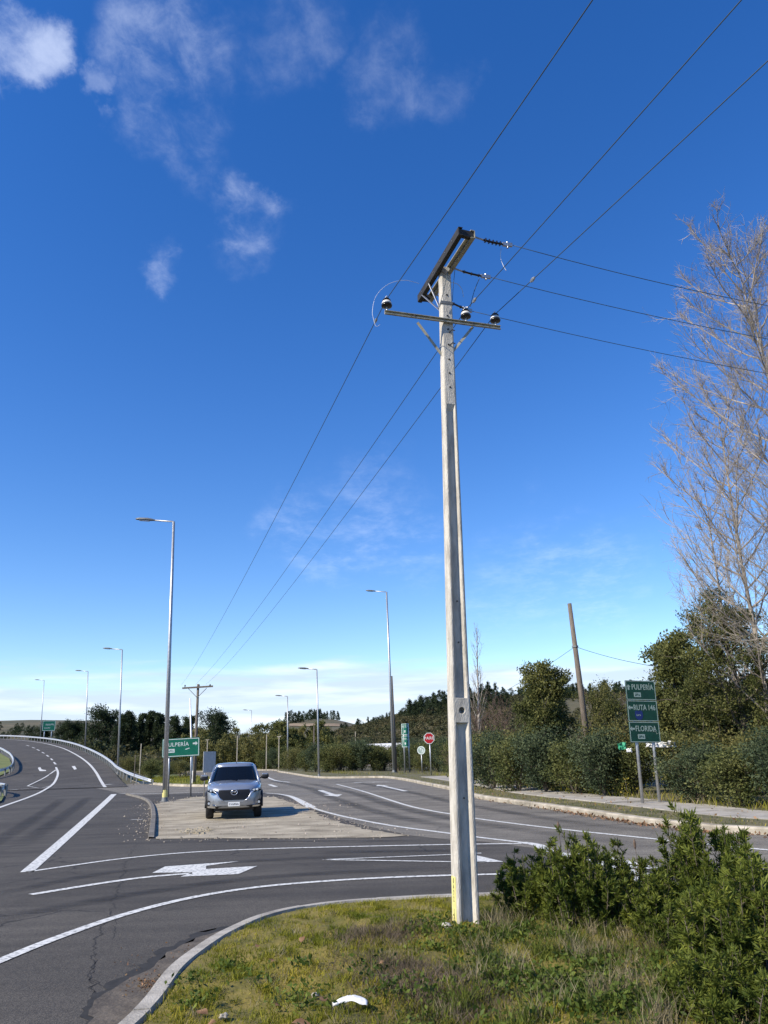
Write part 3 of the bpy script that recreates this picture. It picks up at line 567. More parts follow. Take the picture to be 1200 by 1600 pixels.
# the round hole through the block, cut into the concrete
hm = MB(); w_, d_ = pw(.275); hm.lathe([(.037, -.2), (.037, .2)], n=20, M=PM @ Matrix.Translation((0.004, 0, .275*PL)) @ Matrix.Rotation(R(90), 4, 'X'))
cut = hm.build('hole_cutter', M['concrete'], pole)
dg = bpy.context.evaluated_depsgraph_get()
md = shaft.modifiers.new('cut', 'BOOLEAN'); md.object = cut; md.solver = 'EXACT'; md.operation = 'DIFFERENCE'
shaft.modifiers.move(1, 0); dg = bpy.context.evaluated_depsgraph_get(); me = bpy.data.meshes.new_from_object(shaft.evaluated_get(dg)); shaft.modifiers.clear(); shaft.data = me; bpy.data.objects.remove(cut)
for s in (.775, .80, .825, .852, .88, .905, .945):         # bolt holes up the plain top
    mm = MB(); mm.lathe([(.013, -.006), (.013, .006)], n=10, M=PM @ Matrix.Translation((0, -pw(s)[1]/2, s*PL)) @ Matrix.Rotation(R(90), 4, 'X')); mm.build('bolt_hole', M['black'], pole)
for s in (.16, .37, .43):
    mm = MB(); mm.lathe([(.010, -.006), (.010, .006)], n=10, M=PM @ Matrix.Translation((0, -pw(s)[1]/2*.72, s*PL)) @ Matrix.Rotation(R(90), 4, 'X')); mm.build('bolt_hole', M['black'], pole)
for s in (.875, .851):                                      # step bolts
    mm = MB(); a = face_pt(s, .2, -1); mm.tube([a, a + PM.to_3x3() @ Vector((.015, -.07, 0)), a + PM.to_3x3() @ Vector((.05, -.08, -.015))], .008, 6); mm.build('step_bolt', M['black_steel'], pole)
mm = MB(); w_, d_ = pw(.93); mm.box((0, 0, .93*PL), (w_+.012, d_+.012, .045), M=PM); mm.build('steel_band', M['steel_dk'], pole)
ym = MB(); w_, d_ = pw(.03); ym.box((-w_/2-.002+.0035, -.005, .036*PL), (.012, d_*.62, .44), M=PM); yp = ym.build('number_strip', M['yellow'], pole)
for k, ch in enumerate('0472 14'):
    cu = bpy.data.curves.new('number', 'FONT'); cu.body = ch; cu.size = .068; cu.align_x = 'CENTER'; cu.align_y = 'CENTER'; cu.extrude = .0006; cu.offset = .003; cu.materials.append(M['black'])
    o = link('number', text_mesh(cu), yp); o.matrix_local = PM @ Matrix.Translation((-pw(.04)[0]/2-.0048, -.005, .036*PL+.175-k*.060)) @ Matrix.Rotation(R(-90), 4, 'Z') @ Matrix.Rotation(R(90), 4, 'X') @ Matrix.Scale(.75, 4, (1, 0, 0))
PLc = np.array([PB[0], PB[1], .12])
def loc(p): return np.asarray(p, float)-PLc                # world -> pole-local
# upper pair of channels
ZT = 8.27
A1, A2 = gp(653, 467, ZT), gp(717, 360, ZT); B1, B2 = gp(674, 468, ZT), gp(742, 366, ZT)
def channel(name, a, b, mt, web=.10, fl=.05):
    a, b = Vector(a), Vector(b); m = MB(); d = (b-a).normalized(); sd = d.cross(Vector((0, 0, 1)))
    m.bar(a, b, .012, web); m.bar(a+Vector((0, 0, web/2))+sd*fl/2, b+Vector((0, 0, web/2))+sd*fl/2, fl, .010); m.bar(a-Vector((0, 0, web/2))+sd*fl/2, b-Vector((0, 0, web/2))+sd*fl/2, fl, .010); return m.build(name, mt, pole)
channel('crossarm', loc(A1), loc(A2), M['black_steel'], .11, -.055); channel('crossarm', loc(B1), loc(B2), M['olive_steel'], .11, .055)
for t in (.02, .97):
    m = MB(); a = A1+(A2-A1)*t; b = B1+(B2-B1)*t; m.bar(loc(a), loc(b), .06, .09); m.build('spacer', M['black_steel'], pole)
for t in (.12, .3, .42, .58, .7, .86):
    m = MB(); a = loc(A1+(A2-A1)*t); u = (B1-A1)/np.linalg.norm(B1-A1); m.tube([a-u*.015, a+u*.03], .010, 6); m.build('bolt', M['steel'], pole)
pm = loc(at(697, 480, PB[1]))
for P_, q in ((A1, .12), (B1, .2), (A1, .3)):
    m = MB(); a = loc(P_+(A2-A1)*q)+np.array([0, 0, -.06]); m.bar(a, pm+np.array([-.06 if P_ is A1 else .04, .04, -.05]), .035, .008); m.build('brace', M['steel'], pole)
# lower crossarm, with its braces
ZC = 7.44; C1, C2 = gp(601, 494, ZC), gp(780, 518, ZC)
channel('crossarm', loc(C1)+np.array([0, -.085, 0]), loc(C2)+np.array([0, -.085, 0]), M['olive_steel'], .045, .03)
for (px, py), (qx, qy) in (((652, 505), (690, 556)), ((738, 512), (708, 550))):
    m = MB(); a = loc(gp(px, py, ZC))+np.array([0, -.05, -.02]); b = loc(at(qx, qy, PB[1]))+np.array([0, -.03, 0]); m.bar(a, b, .035, .008, (0, 1, 0)); m.build('brace', M['olive_steel'], pole)
for t in (.25, .5, .75):
    m = MB(); a = loc(C1+(C2-C1)*t); m.tube([a+np.array([0, -.12, 0]), a+np.array([0, -.06, 0])], .014, 6); m.build('bolt', M['black_steel'], pole)

# pin insulators stand on the lower arm
INS = []
for i, (t, lab) in enumerate(((.02, 'dark pin insulator with pale skirt at the end of the lower crossarm over the road'), (.70, 'dark pin insulator with pale skirt close beside the pole shaft'), (.965, 'dark pin insulator with pale skirt at the crossarm end nearest the bare trees'))):
    p = C1+(C2-C1)*t + np.array([0, -.06, .045]); o = empty('pin_insulator', p); tag(o, lab, 'insulator', 'pin insulators on the lower crossarm')
    m = MB(); m.tube([(0, 0, -.03), (0, 0, .10)], .012, 8); m.build('pin', M['steel'], o)
    m = MB(); m.lathe([(.03, .06), (.068, .065), (.074, .082), (.067, .100)], n=20); m.build('lower_skirt', M['porcelain_dk'], o, smooth=True)
    m = MB(); m.lathe([(.067, .100), (.066, .116), (.056, .140), (.040, .148)], n=20); m.build('pale_band', M['porcelain_wh'], o, smooth=True)
    m = MB(); m.lathe([(.040, .148), (.056, .151), (.056, .160), (.034, .163), (.034, .170), (.044, .174), (.038, .184), (.018, .188)], n=20); m.build('head', M['porcelain_dk'], o, smooth=True)
    m = MB(); m.tube([(0, 0, .18), (-.012, 0, .21), (.01, 0, .225)], .008, 6); m.build('tie_wire', M['wire_bright'], o)
    INS.append(p+np.array([0, 0, .178]))
def sag(a, b, s, n=24): a, b = np.array(a, float), np.array(b, float); return [a+(b-a)*t - np.array([0, 0, 4*s*t*(1-t)]) for t in np.linspace(0, 1, n)]
FP = gp(303, 1228); FPT = at(303, 1074, FP[1])
far_top = [FPT + np.array([dx, 0, .22]) for dx in (-1.05, .1, 1.0)]
WL = ('overhead wire crossing to the far pole, the one over the road', 'overhead wire passing close to the concrete pole', 'overhead wire nearest the bare trees on the long line')
WIRES = []
ups = [gp(878, 0, 7.95), gp(1095, 0, 7.95), gp(1200, 25, 7.95)]
for i in range(3):
    a = INS[i]; u = ups[i]; d = (u-a); d[2] = 0; end = a + d*9.0; end[2] = 8.3
    P = sag(far_top[i], a, .45, 40) + sag(a, end, .5, 40)[1:]; WIRES.append(sag(far_top[i], a, .45, 900) + sag(a, end, .5, 900))
    m = MB(); m.tube(P, .0055, 5); o = m.build('power_line', M['wire'], smooth=True); tag(o, WL[i], 'wire', 'wires of the long overhead line')
# dead-end strings and the branch line to the right
CL = [gp(800, 383, ZT-.02), gp(766, 433, ZT-.02), gp(737, 486, ZT-.02)]
ST = [B2+(B1-B2)*t for t in (.03, .48, .90)]
WR = [(1200, 462), (1200, 515), (1200, 570)]
DL = ('dead-end insulator string at the top end of the upper crossarm', 'dead-end insulator string beside the pole head', 'lowest dead-end insulator string, near the middle pin insulator')
WLb = ('topmost wire of the branch line running off past the bare trees', 'middle wire of the branch line running off past the bare trees', 'lowest wire of the branch line running off past the bare trees')
for i in range(3):
    a, b = ST[i], CL[i]; o = empty('insulator_string', a); tag(o, DL[i], 'insulator', 'dead-end insulator strings'); d = b-a; l = np.linalg.norm(d); u = d/l
    sg = [d*t - np.array([0, 0, .10*t*(1-t)]) for t in np.linspace(0, 1, 9)]
    m = MB(); m.tube(sg[:3], .012, 6); m.build('shackle', M['steel'], o)
    m = MB(); m.tube(sg[2:7], .015, 8); rod = m.build('rod', M['porcelain_dk'], o)
    q = Vector((0, 0, 1)).rotation_difference(Vector(u)).to_matrix().to_4x4()
    for t in np.linspace(.3, .68, 5 if i == 0 else 3):
        m = MB(); m.lathe([(.012, -.008), (.034 if i == 0 else .024, -.002), (.034 if i == 0 else .024, .004), (.012, .012)], c=d*t-np.array([0, 0, .10*t*(1-t)]), n=12, M=q); m.build('shed', M['porcelain_dk'], o)
    m = MB(); m.bar(sg[6], sg[8], .03, .05); m.tube([sg[7]+np.array([0, 0, -.05]), sg[7]+np.array([0, 0, .04])], .016, 6); m.build('clamp', M['steel'], o)
    e = gp(*WR[i], ZT-.55); dd = e-b; end = b+dd*4.0; end[2] = ZT-.7
    m = MB(); m.tube(sag(b, end, .7, 40), .0048, 5); w = m.build('power_line', M['wire'], smooth=True); tag(w, WLb[i], 'wire', 'wires of the branch line')
# jumpers
def curve_px(pts, Y, rad, mt, lab, name='jumper_wire'):
    P = lerp_poly([at(x, y, Yv) for (x, y), Yv in zip(pts, Y)], 8); m = MB(); m.tube(P, rad, 6); o = m.build(name, mt, smooth=True); tag(o, lab, 'wire', 'jumper wires at the pole head'); return o
ya = INS[0][1]
curve_px(((655, 443), (632, 438), (607, 444), (588, 462), (582, 485), (584, 500), (588, 510), (594, 507)), (9.6, 9.5, 9.4, 9.35, 9.3, 9.3, 9.3, 9.3), .003, M['wire_bright'], 'looping jumper wire left of the upper crossarm')
curve_px(((783, 388), (782, 402), (786, 414), (791, 423)), (8.6, 8.6, 8.6, 8.6), .004, M['wire_bright'], 'short bright jumper wire hanging below the topmost string')
curve_px(((703, 441), (715, 444), (722, 453), (724, 464)), (9.2, 9.3, 9.3, 9.3), .004, M['wire_bright'], 'short bright jumper wire curving beside the pole head')
curve_px(((749, 435), (742, 452), (738, 466), (735, 479)), (9.2, 9.3, 9.3, 9.3), .005, M['wire'], 'thin jumper wire between two insulator strings')
curve_px(((711, 420), (708, 450), (707, 470)), (9.0, 9.1, 9.2), .004, M['wire'], 'thin wire hanging down beside the pole head')
curve_px(((700, 424), (693, 455), (688, 475)), (9.05, 9.05, 9.05), .005, M['wire'], 'thin earth wire running down the pole head')
for (px, py), lab in (((742, 470), 'small wire clamp on the middle overhead wire'), ((829, 434), 'small wire clamp on the overhead wire nearest the bare trees'), ((594, 506), 'small wire clamp on the overhead wire over the road')):
    i = {742: 1, 829: 2, 594: 0}[px]; a = INS[i]; b = ups[i] if px != 594 else far_top[0]
    ry = pray(px, py); ry = ry/np.linalg.norm(ry); WP = WIRES[i]
    best = min(WP, key=lambda p: np.linalg.norm(np.cross(np.asarray(p)-EYE, ry))/np.linalg.norm(np.asarray(p)-EYE)); best = np.asarray(best); d = (b-a)/np.linalg.norm(b-a)
    m = MB(); m.tube([best-d*.05, best-d*.02, best+d*.02, best+d*.05], [.012, .022, .022, .012], 6); m.bar(best+np.array([0, 0, -.03]), best+np.array([0, 0, .03]), .016, .016, (1, 0, 0)); o = m.build('wire_clamp', M['steel']); tag(o, lab, 'clamp', 'wire clamps')

# ------------------------------------------------------------------ far wooden pole and leaning poles
o = empty('utility_pole', FP); tag(o, 'distant wooden utility pole with a single crossarm above the green sign', 'utility pole')
hp = FPT[2]; m = MB(); m.tube([(0, 0, -.3), (0, 0, hp*.5), (0, 0, hp+.25)], [.13, .115, .095], 10); m.build('shaft', M['wood'], o, smooth=True)
m = MB(); m.bar((-1.25, -.14, hp-.05), (1.25, -.14, hp+.03), .11, .13); m.build('crossarm', M['wood'], o)
for s in (-1, 1): m = MB(); m.bar((s*.75, -.15, hp-.1), (0, -.15, hp-.85), .05, .02, (0, 1, 0)); m.build('brace', M['steel_dk'], o)
for dx in (-1.05, .1, 1.0): m = MB(); m.lathe([(.02, 0), (.02, .08), (.07, .09), (.05, .17), (.03, .22)], c=(dx, -.1, hp), n=8); m.build('insulator', M['porcelain_dk'], o)
wp_b = at(922, 1180, 37); wp_t = at(891, 943, 37); zb = .12
o = empty('wood_pole', (wp_b[0], 37, zb)); tag(o, 'bare weathered wooden pole leaning above the roadside bushes', 'utility pole')
ax = (wp_t-wp_b); ax = ax/ax[2]; m = MB(); pts = [np.array([0, 0, -.3])+ax*0, ax*(wp_t[2]-zb)*.5, ax*(wp_t[2]-zb)]; m.tube(pts, [.165, .135, .10], 12); m.build('shaft', M['wood'], o, smooth=True)
k = ax*(6.55-zb); m = MB(); m.tube([k-np.array([0, 0, .04]), k+np.array([0, 0, .04])], .15, 10); m.build('wire_band', M['steel_dk'], o)
wk = np.array([wp_b[0], 37, zb])+k
m = MB(); m.tube(sag(wk, at(1062, 1046, 33), .15, 16) , .012, 5); o2 = m.build('guy_wire', M['wire'], smooth=True); tag(o2, 'thin wire from the leaning pole to the big evergreen tree', 'wire')
m = MB(); m.tube(sag(wk, at(770, 1090, 46), .1, 16), .010, 5); o2 = m.build('guy_wire', M['wire'], smooth=True); tag(o2, 'thin wire sloping down from the leaning pole to the brown thicket', 'wire')
b = gp(617, 1207, .2); b[1] = 84; b[0] = xat(617, 84); tp = at(611, 1058, 84)
o = empty('wood_pole', (b[0], 84, .1)); tag(o, 'old wooden pole standing right behind a street lamp', 'utility pole'); m = MB(); m.tube([(0, 0, -.3), (tp[0]-b[0], 0, tp[2])], [.22, .17], 10); m.build('shaft', M['wood'], o, smooth=True)

# ------------------------------------------------------------------ street lamps
def lamp(base, top, r, arm, lab, band=False, rotz=0.0):
    base = np.array(base); top = np.array(top); h = top-base; o = empty('street_lamp', base); tag(o, lab, 'street lamp', 'tall single-arm street lamps')
    m = MB(); m.tube([(0, 0, -.1), h*.5, h], [r, r*.78, r*.55], 12); p = m.build('pole', M['steel'], o, smooth=True)
    m = MB(); m.lathe([(r*2.0, -.05), (r*2.0, .02), (r*1.3, .03), (r*1.05, .22)], n=12); m.build('base_plate', M['steel_dk'], o)
    if band: m = MB(); m.lathe([(r+.006, .1), (r+.006, .55)], n=12); m.build('yellow_band', M['yellow'], p)
    d = np.array([-math.cos(rotz), -math.sin(rotz), .10]); e = h + d*arm
    m = MB(); m.tube([h-np.array([0, 0, .08]), h+d*.05, e], [.05, .048, .042], 8); m.build('arm', M['steel'], o, smooth=True)
    f = d/np.linalg.norm(d); s_ = np.cross(f, [0, 0, 1.]); s_ /= np.linalg.norm(s_); u = np.cross(s_, f); rows = []
    for t, w, th in ((-.10, .05, .05), (.05, .10, .09), (.30, .17, .12), (.75, .16, .10), (.95, .10, .05)):
        c = e+f*t; rows.append([c+s_*w*math.cos(a)+u*(th*math.sin(a) if math.sin(a) > 0 else th*.45*math.sin(a)) for a in np.linspace(0, 2*math.pi, 13)])
    m = MB(); m.grid(rows); m.f.append(tuple(range(len(m.v)-13, len(m.v)-1))); m.build('lamp_head', M['steel_dk'], o, smooth=True)
    m = MB(); c = e+f*.48; m.bar(c-f*.28-u*.055, c+f*.28-u*.055, .20, .02, u); m.build('light_panel', M['lens'], o)
    return o
b1 = gp(257, 1253, .0); lamp(b1, at(271.5, 815, b1[1]), .125, 1.15, 'tallest street lamp, on the dirt island beside the pickup', True)
b2 = gp(615.5, 1207, .16); lamp(b2, at(604, 925, b2[1]), .15, 1.3, 'street lamp on the far verge beside the narrow green sign')
b3 = gp(498.5, 1213, .15); lamp(b3, at(495, 1046, b3[1]), .10, .9, 'shorter street lamp at the bend of the far kerb')
b4 = gp(449.6, 1203, .12); lamp(b4, at(449.2, 1088, b4[1]), .12, 1.0, 'distant street lamp right of the pickup before the dark wood')
for (bx_, by_), (tx, ty), Y, lab in (((184, 1207), (191, 1015), 85, 'street lamp just outside the end of the guardrail'), ((133, 1172), (137.5, 1049), 131, 'street lamp halfway up the climbing road'), ((64, 1150), (69, 1063), 178, 'smallest street lamp, at the crest beside the far green sign')):
    b = at(bx_, by_, Y); t = at(tx, ty, Y); z = gz(b[0], b[1]); b[2] = min(b[2], z); lamp(b, t, .115, 1.2, lab)
b = np.array([xat(393, 190), 190., gz(xat(393, 190), 190)]); lamp(b, at(393, 1110, 190), .12, 1.1, 'faint far street lamp above the pickup roof')

# ------------------------------------------------------------------ signs
def text(body, size, mt, parent, M_, extr=.002, name='lettering', sx=1.0, ax='LEFT'):
    cu = bpy.data.curves.new(name, 'FONT'); cu.body = body; cu.size = size; cu.align_x = ax; cu.align_y = 'CENTER'; cu.extrude = extr; cu.resolution_u = 3; cu.offset = size*.012 if name == 'lettering' else size*.03; cu.space_character = 1.08; cu.materials.append(mt)
    o = link(name, text_mesh(cu), parent); o.matrix_local = M_ @ Matrix.Scale(sx, 4, (1, 0, 0)); return o
def sign_frame(name, base, rz, lab, cat='road sign', lean=0.0, group=None):
    o = empty(name, base, rz); o.rotation_euler = (0, lean, rz); tag(o, lab, cat, group); return o
FACE = Matrix.Rotation(R(90), 4, 'X')                       # local XY of a flat thing -> XZ plane facing -Y
def Tm(x, z, y=-.03): return Matrix.Translation((x, y, z)) @ FACE
def rrect(x0, z0, x1, z1, r, n=4):
    out = []
    for cx, cz, a0 in ((x1-r, z1-r, 0), (x0+r, z1-r, 90), (x0+r, z0+r, 180), (x1-r, z0+r, 270)):
        for k in range(n+1): a = R(a0+90*k/n); out.append((cx+r*math.cos(a), cz+r*math.sin(a)))
    return out
def panel(parent, x0, z0, x1, z1, mt, y=0.0, th=.02, name='panel', r=.04):
    m = MB(); m.prism(rrect(x0, z0, x1, z1, r), -th/2, th/2, Matrix.Translation((0, y, 0)) @ FACE); return m.build(name, mt, parent)
def border(parent, x0, z0, x1, z1, w, mt, y=-.013):
    m = MB()
    for a, b in (((x0, z0), (x1, z0+w)), ((x0, z1-w), (x1, z1)), ((x0, z0+w), (x0+w, z1-w)), ((x1-w, z0+w), (x1, z1-w))):
        m.box(((a[0]+b[0])/2, y, (a[1]+b[1])/2), (b[0]-a[0], .004, b[1]-a[1]))
    return m.build('border', mt, parent)
def dir_arrow(parent, cx, cz, s, ang, mt, y=-.013):
    poly = [(0, .5), (.42, .05), (.16, .05), (.16, -.5), (-.16, -.5), (-.16, .05), (-.42, .05)]; c, s_ = math.cos(ang), math.sin(ang)
    pts = [(cx+s*(x*c-z*s_), cz+s*(x*s_+z*c)) for x, z in poly]; m = MB(); m.prism(pts, -.002, .002, Matrix.Translation((0, y, 0)) @ FACE); return m.build('arrow', mt, parent)
def marks(parent, x0, x1, z, h, n, mt, y=-.0135, seed=1):   # lettering too small to read: a row of short strokes
    rd = random.Random(seed); m = MB(); w = (x1-x0)/n
    for k in range(n):
        x = x0+w*k; m.box((x+w*.22, y, z), (w*.22, .003, h)); m.box((x+w*.5, y, z+rd.choice((-.42, 0, .42))*h), (w*.36, .003, h*.2))
        if rd.random() < .6: m.box((x+w*.7, y, z+rd.choice((-.2, .2, 0))*h), (w*.2, .003, h*.55))
    return m.build('small_lettering', mt, parent)
def posts(parent, xs, z1, r, y=.06, mt='steel', z0=-.2):
    for x in xs: m = MB(); m.tube([(x, y, z0), (x, y, z1)], r, 10); m.build('post', M[mt], parent, smooth=True)

# left sign behind the tall lamp
sb = gp(281, 1245); s1 = sign_frame('direction_sign', (sb[0], sb[1], 0), R(9), 'green direction sign reading PULPERÍA behind the tall lamp on the dirt island'); s1.rotation_euler[1] = R(-1.5)
px = 1258/sb[1]; w2 = 28.5/px; zb, zt = 1.9+(1187-1180.5)/px, 1.9+(1187-1152.5)/px
panel(s1, -w2, zb, w2, zt, M['sign_green']); border(s1, -w2+.03, zb+.03, w2-.03, zt-.03, .035, M['sign_white']); posts(s1, (-w2*.62, w2*.56), zt-.05, .05)
hh = zt-zb
text('PULPERÍA', hh*.29, M['sign_white'], s1, Tm(-w2*.84, zb+hh*.66, -.013), sx=.98); dir_arrow(s1, w2*.77, zb+hh*.68, hh*.27, R(-90), M['sign_white'])
pl = panel(s1, -w2*.70, zb+hh*.24, -w2*.33, zb+hh*.44, M['sign_white'], -.013, .004, 'route_plate', .01); marks(pl, -w2*.66, -w2*.38, zb+hh*.34, hh*.10, 4, M['sign_green'], -.017)
m = MB(); m.prism([(w2*.22, zb+hh*.40), (w2*.46, zb+hh*.46), (w2*.48, zb+hh*.42), (w2*.26, zb+hh*.36)], -.002, .002, Matrix.Translation((0, -.013, 0)) @ FACE); m.build('peeled_patch', M['sign_white'], s1)
# three-part sign on the right
pL, pR = gp(1001, 1255, .2), gp(1034.5, 1250, .2); mid = (pL+pR)/2; dv = pR-pL; rz = math.atan2(dv[1], dv[0])*.30
s2 = sign_frame('direction_sign', (mid[0], mid[1], .16), rz, 'dark green three-panel direction sign with RUTA 146 beside the footpath'); s2.rotation_euler[1] = R(1.8)
px = 1258/mid[1]; zb = 1.9+(1167-1162)/px-.16; zt = 1.9+(1167-1066)/px-.16; hw = np.hypot(dv[0], dv[1])*.60; HH = zt-zb; z1, z2 = zb+HH*.34, zb+HH*.68
hw = .56; zb += .02
for a, b, nm in ((zb, z1-.006, 'panel'), (z1+.006, z2-.006, 'panel'), (z2+.006, zt, 'panel')):
    p = panel(s2, -hw, a, hw, b, M['sign_dark'], r=.02); border(p, -hw+.01, a+.01, hw-.01, b-.01, .022, M['sign_dull'])
posts(s2, (-hw*.52, hw*.58), zt-.05, .055)
def r3(zc, txt, ang, plate):
    dir_arrow(s2, -hw*.80, zc+.10, .18, ang, M['sign_dull']); [text(w_, .25, M['sign_dull'], s2, Tm(-hw*.60+(.535 if k_ else 0), zc+.10, -.013), sx=.72) for k_, w_ in enumerate(txt.split())]
    if plate: pl = panel(s2, -hw*.48, zc-.22, -hw*.02, zc-.07, M['sign_dull'], -.013, .004, 'route_plate', .01); marks(pl, -hw*.42, -hw*.08, zc-.145, .08, 4, M['sign_dark'], -.017)
r3((z2+zt)/2, 'PULPERÍA', 0, True); r3((z1+z2)/2, 'RUTA 146', R(90), False); r3((zb+z1)/2, 'FLORIDA', R(90), True)
zc = (z1+z2)/2-.14; sh = [(-.13, .13), (-.07, .15), (0, .13), (.07, .15), (.13, .13), (.15, 0), (.11, -.12), (0, -.17), (-.11, -.12), (-.15, 0)]
m = MB(); m.prism([(x-hw*.28, z+zc) for x, z in sh], -.002, .002, Matrix.Translation((0, -.013, 0)) @ FACE); shd = m.build('route_shield', M['sign_blue'], s2); marks(shd, -hw*.28-.09, -hw*.28+.09, zc, .05, 3, M['sign_dull'], -.017)
m = MB(); P = [(.28, .62), (.36, .52), (.30, .45), (.40, .48), (.44, .36), (.50, .42), (.55, .33), (.56, .45)]; m.tube([(x, -.014, zb+z*.75) for x, z in P], .005, 5); m.build('scribble', M['sign_dull'], s2)
# narrow two-part sign on the far verge
sb = gp(635.5, 1206, .16); s3 = sign_frame('direction_sign', sb, R(-12), 'narrow bright green two-part sign beside the far street lamp'); px = 1258/sb[1]
zb = 1.9+(1177-1167)/px-.16; zt = 1.9+(1177-1131)/px-.16; hw = 6.2/px; HH = zt-zb
for a, b, sd in ((zb, zb+HH*.49, 3), (zb+HH*.51, zt, 5)):
    p = panel(s3, -hw, a, hw, b, M['sign_green'], r=.03); border(p, -hw+.02, a+.02, hw-.02, b-.02, .05, M['sign_white']); marks(p, -hw*.75, hw*.7, a+(b-a)*.72, HH*.10, 4, M['sign_white'], -.016, sd); dir_arrow(p, -hw*.1, a+(b-a)*.32, HH*.12, 0, M['sign_white'], -.016)
posts(s3, (-hw*.45, hw*.75), zt-.1, .075)
# stop sign
sb = gp(673, 1211, .16); s4 = sign_frame('stop_sign', sb, R(2), 'red octagonal stop sign reading PARE on the far verge', 'stop sign'); px = 1258/sb[1]; zc = 1.9+(1176-1153.5)/px-.16; rr_ = 9.0/px
oc = lambda r: [(r*math.cos(R(22.5+45*k)), zc+r*math.sin(R(22.5+45*k))) for k in range(8)]
m = MB(); m.prism(oc(rr_), -.01, .01, FACE); pn = m.build('rim', M['sign_white'], s4); m = MB(); m.prism(oc(rr_*.88), -.012, -.004, Matrix.Translation((0, -.02, 0)) @ FACE); m.build('panel', M['red'], s4)
text('PARE', rr_*.72, M['sign_white'], s4, Tm(0, zc, -.022), ax='CENTER', sx=1.05); posts(s4, (.05,), zc, .055)
# weathered round sign leaning behind it
sb = gp(661.5, 1208, .16); sb[1] += 3; s5 = sign_frame('round_sign', sb, R(-10), 'weathered pale round sign low in the shrubs beside the stop sign', 'road sign'); zc = 1.9+(1176-1171.5)/px-.1; rr_ = 7.2/px
m = MB(); m.lathe([(rr_, -.01), (rr_, .01)], n=24, M=Matrix.Translation((0, 0, zc)) @ FACE); m.build('panel', M['sign_dull'], s5)
m = MB(); m.grid([[(r*math.cos(a), -.013, zc+r*math.sin(a)) for a in np.linspace(0, 2*math.pi, 25)] for r in (rr_*.78, rr_)]); m.build('rim', M['sign_white'], s5); posts(s5, (0,), zc, .05)
m = MB(); rd = random.Random(4)
for k in range(9): a = rd.uniform(0, 6.28); q = rd.uniform(0, rr_*.6); m.box((q*math.cos(a), -.013, zc+q*math.sin(a)), (rd.uniform(.06, .2), .004, rd.uniform(.06, .16)))
m.build('stain', M['sign_white'], s5)
# far green sign at the crest
b = at(75, 1148, 172); s6 = sign_frame('direction_sign', (b[0], 172, gz(b[0], 172)), R(18), 'small distant green sign at the crest of the climbing road'); px = 1258/172
zb = at(75, 1142, 172)[2]-s6.location.z; zt = at(75, 1126, 172)[2]-s6.location.z; hw = 9.6/px
panel(s6, -hw, zb, hw, zt, M['sign_green'], th=.05); border(s6, -hw+.05, zb+.05, hw-.05, zt-.05, .07, M['sign_white'], -.03); marks(s6, -hw*.5, hw*.8, zb+(zt-zb)*.62, .35, 7, M['sign_white'], -.035, 8); marks(s6, -hw*.7, hw*.3, zb+(zt-zb)*.28, .25, 5, M['sign_white'], -.035, 9); posts(s6, (-hw*.6, hw*.5), zt, .1, y=.12)
# sign seen from behind, beside the pickup
sb = gp(322, 1246); s7 = sign_frame('road_sign', (sb[0], sb[1]+.5, 0), R(71), 'grey metal back of a road sign just left of the pickup', 'road sign'); px = 1258/(sb[1]+.5)
zb = 1.9+(1187-1208)/px; zt = 1.9+(1187-1174)/px
panel(s7, -.62, zb+.1, .62, zt, M['sign_back']); posts(s7, (-.35, .4), zt-.05, .035, y=.05); m = MB()
for z in (zb+.35, zt-.25): m.box((0, .03, z), (1.15, .04, .05))
m.build('stiffener', M['steel_dk'], s7)
# white marker post by the far pole, short posts at the wood's edge
b = gp(301, 1224, .15); o = empty('marker_post', (b[0], b[1], .14)); tag(o, 'slim white post in front of the distant wooden utility pole', 'post'); m = MB(); t = at(297, 1090, b[1]); m.tube([(0, 0, 0), (t[0]-b[0], 0, t[2]-.2)], [.09, .06], 8); m.build('shaft', M['white'], o, smooth=True); m = MB(); m.lathe([(.10, 0), (.10, .9), (.06, 1.0)], n=8); m.build('sleeve', M['white'], o)
for i, (x, y0, y1, lab) in enumerate(((370, 1150, 1188, 'pale concrete post above the pickup roof'), (416, 1148, 1186, 'pale concrete post right of the pickup before the wood'), (435.5, 1151, 1183, 'short pale concrete post with a cap beside a distant lamp'), (490.5, 1135, 1184, 'taller grey wooden post beside the lamp at the bend'), (556, 1143, 1166, 'short pale post rising from the far hedge'), (219, 1162, 1200, 'pale post on the verge below the dark pines'), (323, 1156, 1186, 'thin pale post right of the green PULPERÍA sign'), (211, 1180, 1222, 'thin yellowish stake on the green verge island'))):
    Y = (128, 128, 128, 128, 128, 100, 100, 72)[i]; b = at(x, 1190, Y); z = gz(b[0], Y) if i != 7 else .15; t = at(x, y0, Y); w = (.11, .11, .12, .17, .10, .09, .09, .045)[i]
    o = empty('post', (b[0], Y, z)); tag(o, lab, 'post', 'posts in front of the wood'); m = MB(); m.box((0, 0, (t[2]-z)/2-.2), (w*1.15, w*1.15, t[2]-z+.4)); m.build('shaft', M['kerb_pale' if i < 7 and i != 3 else 'wood'], o)
    if i in (2, 6): m = MB(); m.box((0, 0, t[2]-z), (w*5, w*1.0, w*1.0)); m.build('cap', M['kerb_pale'], o)

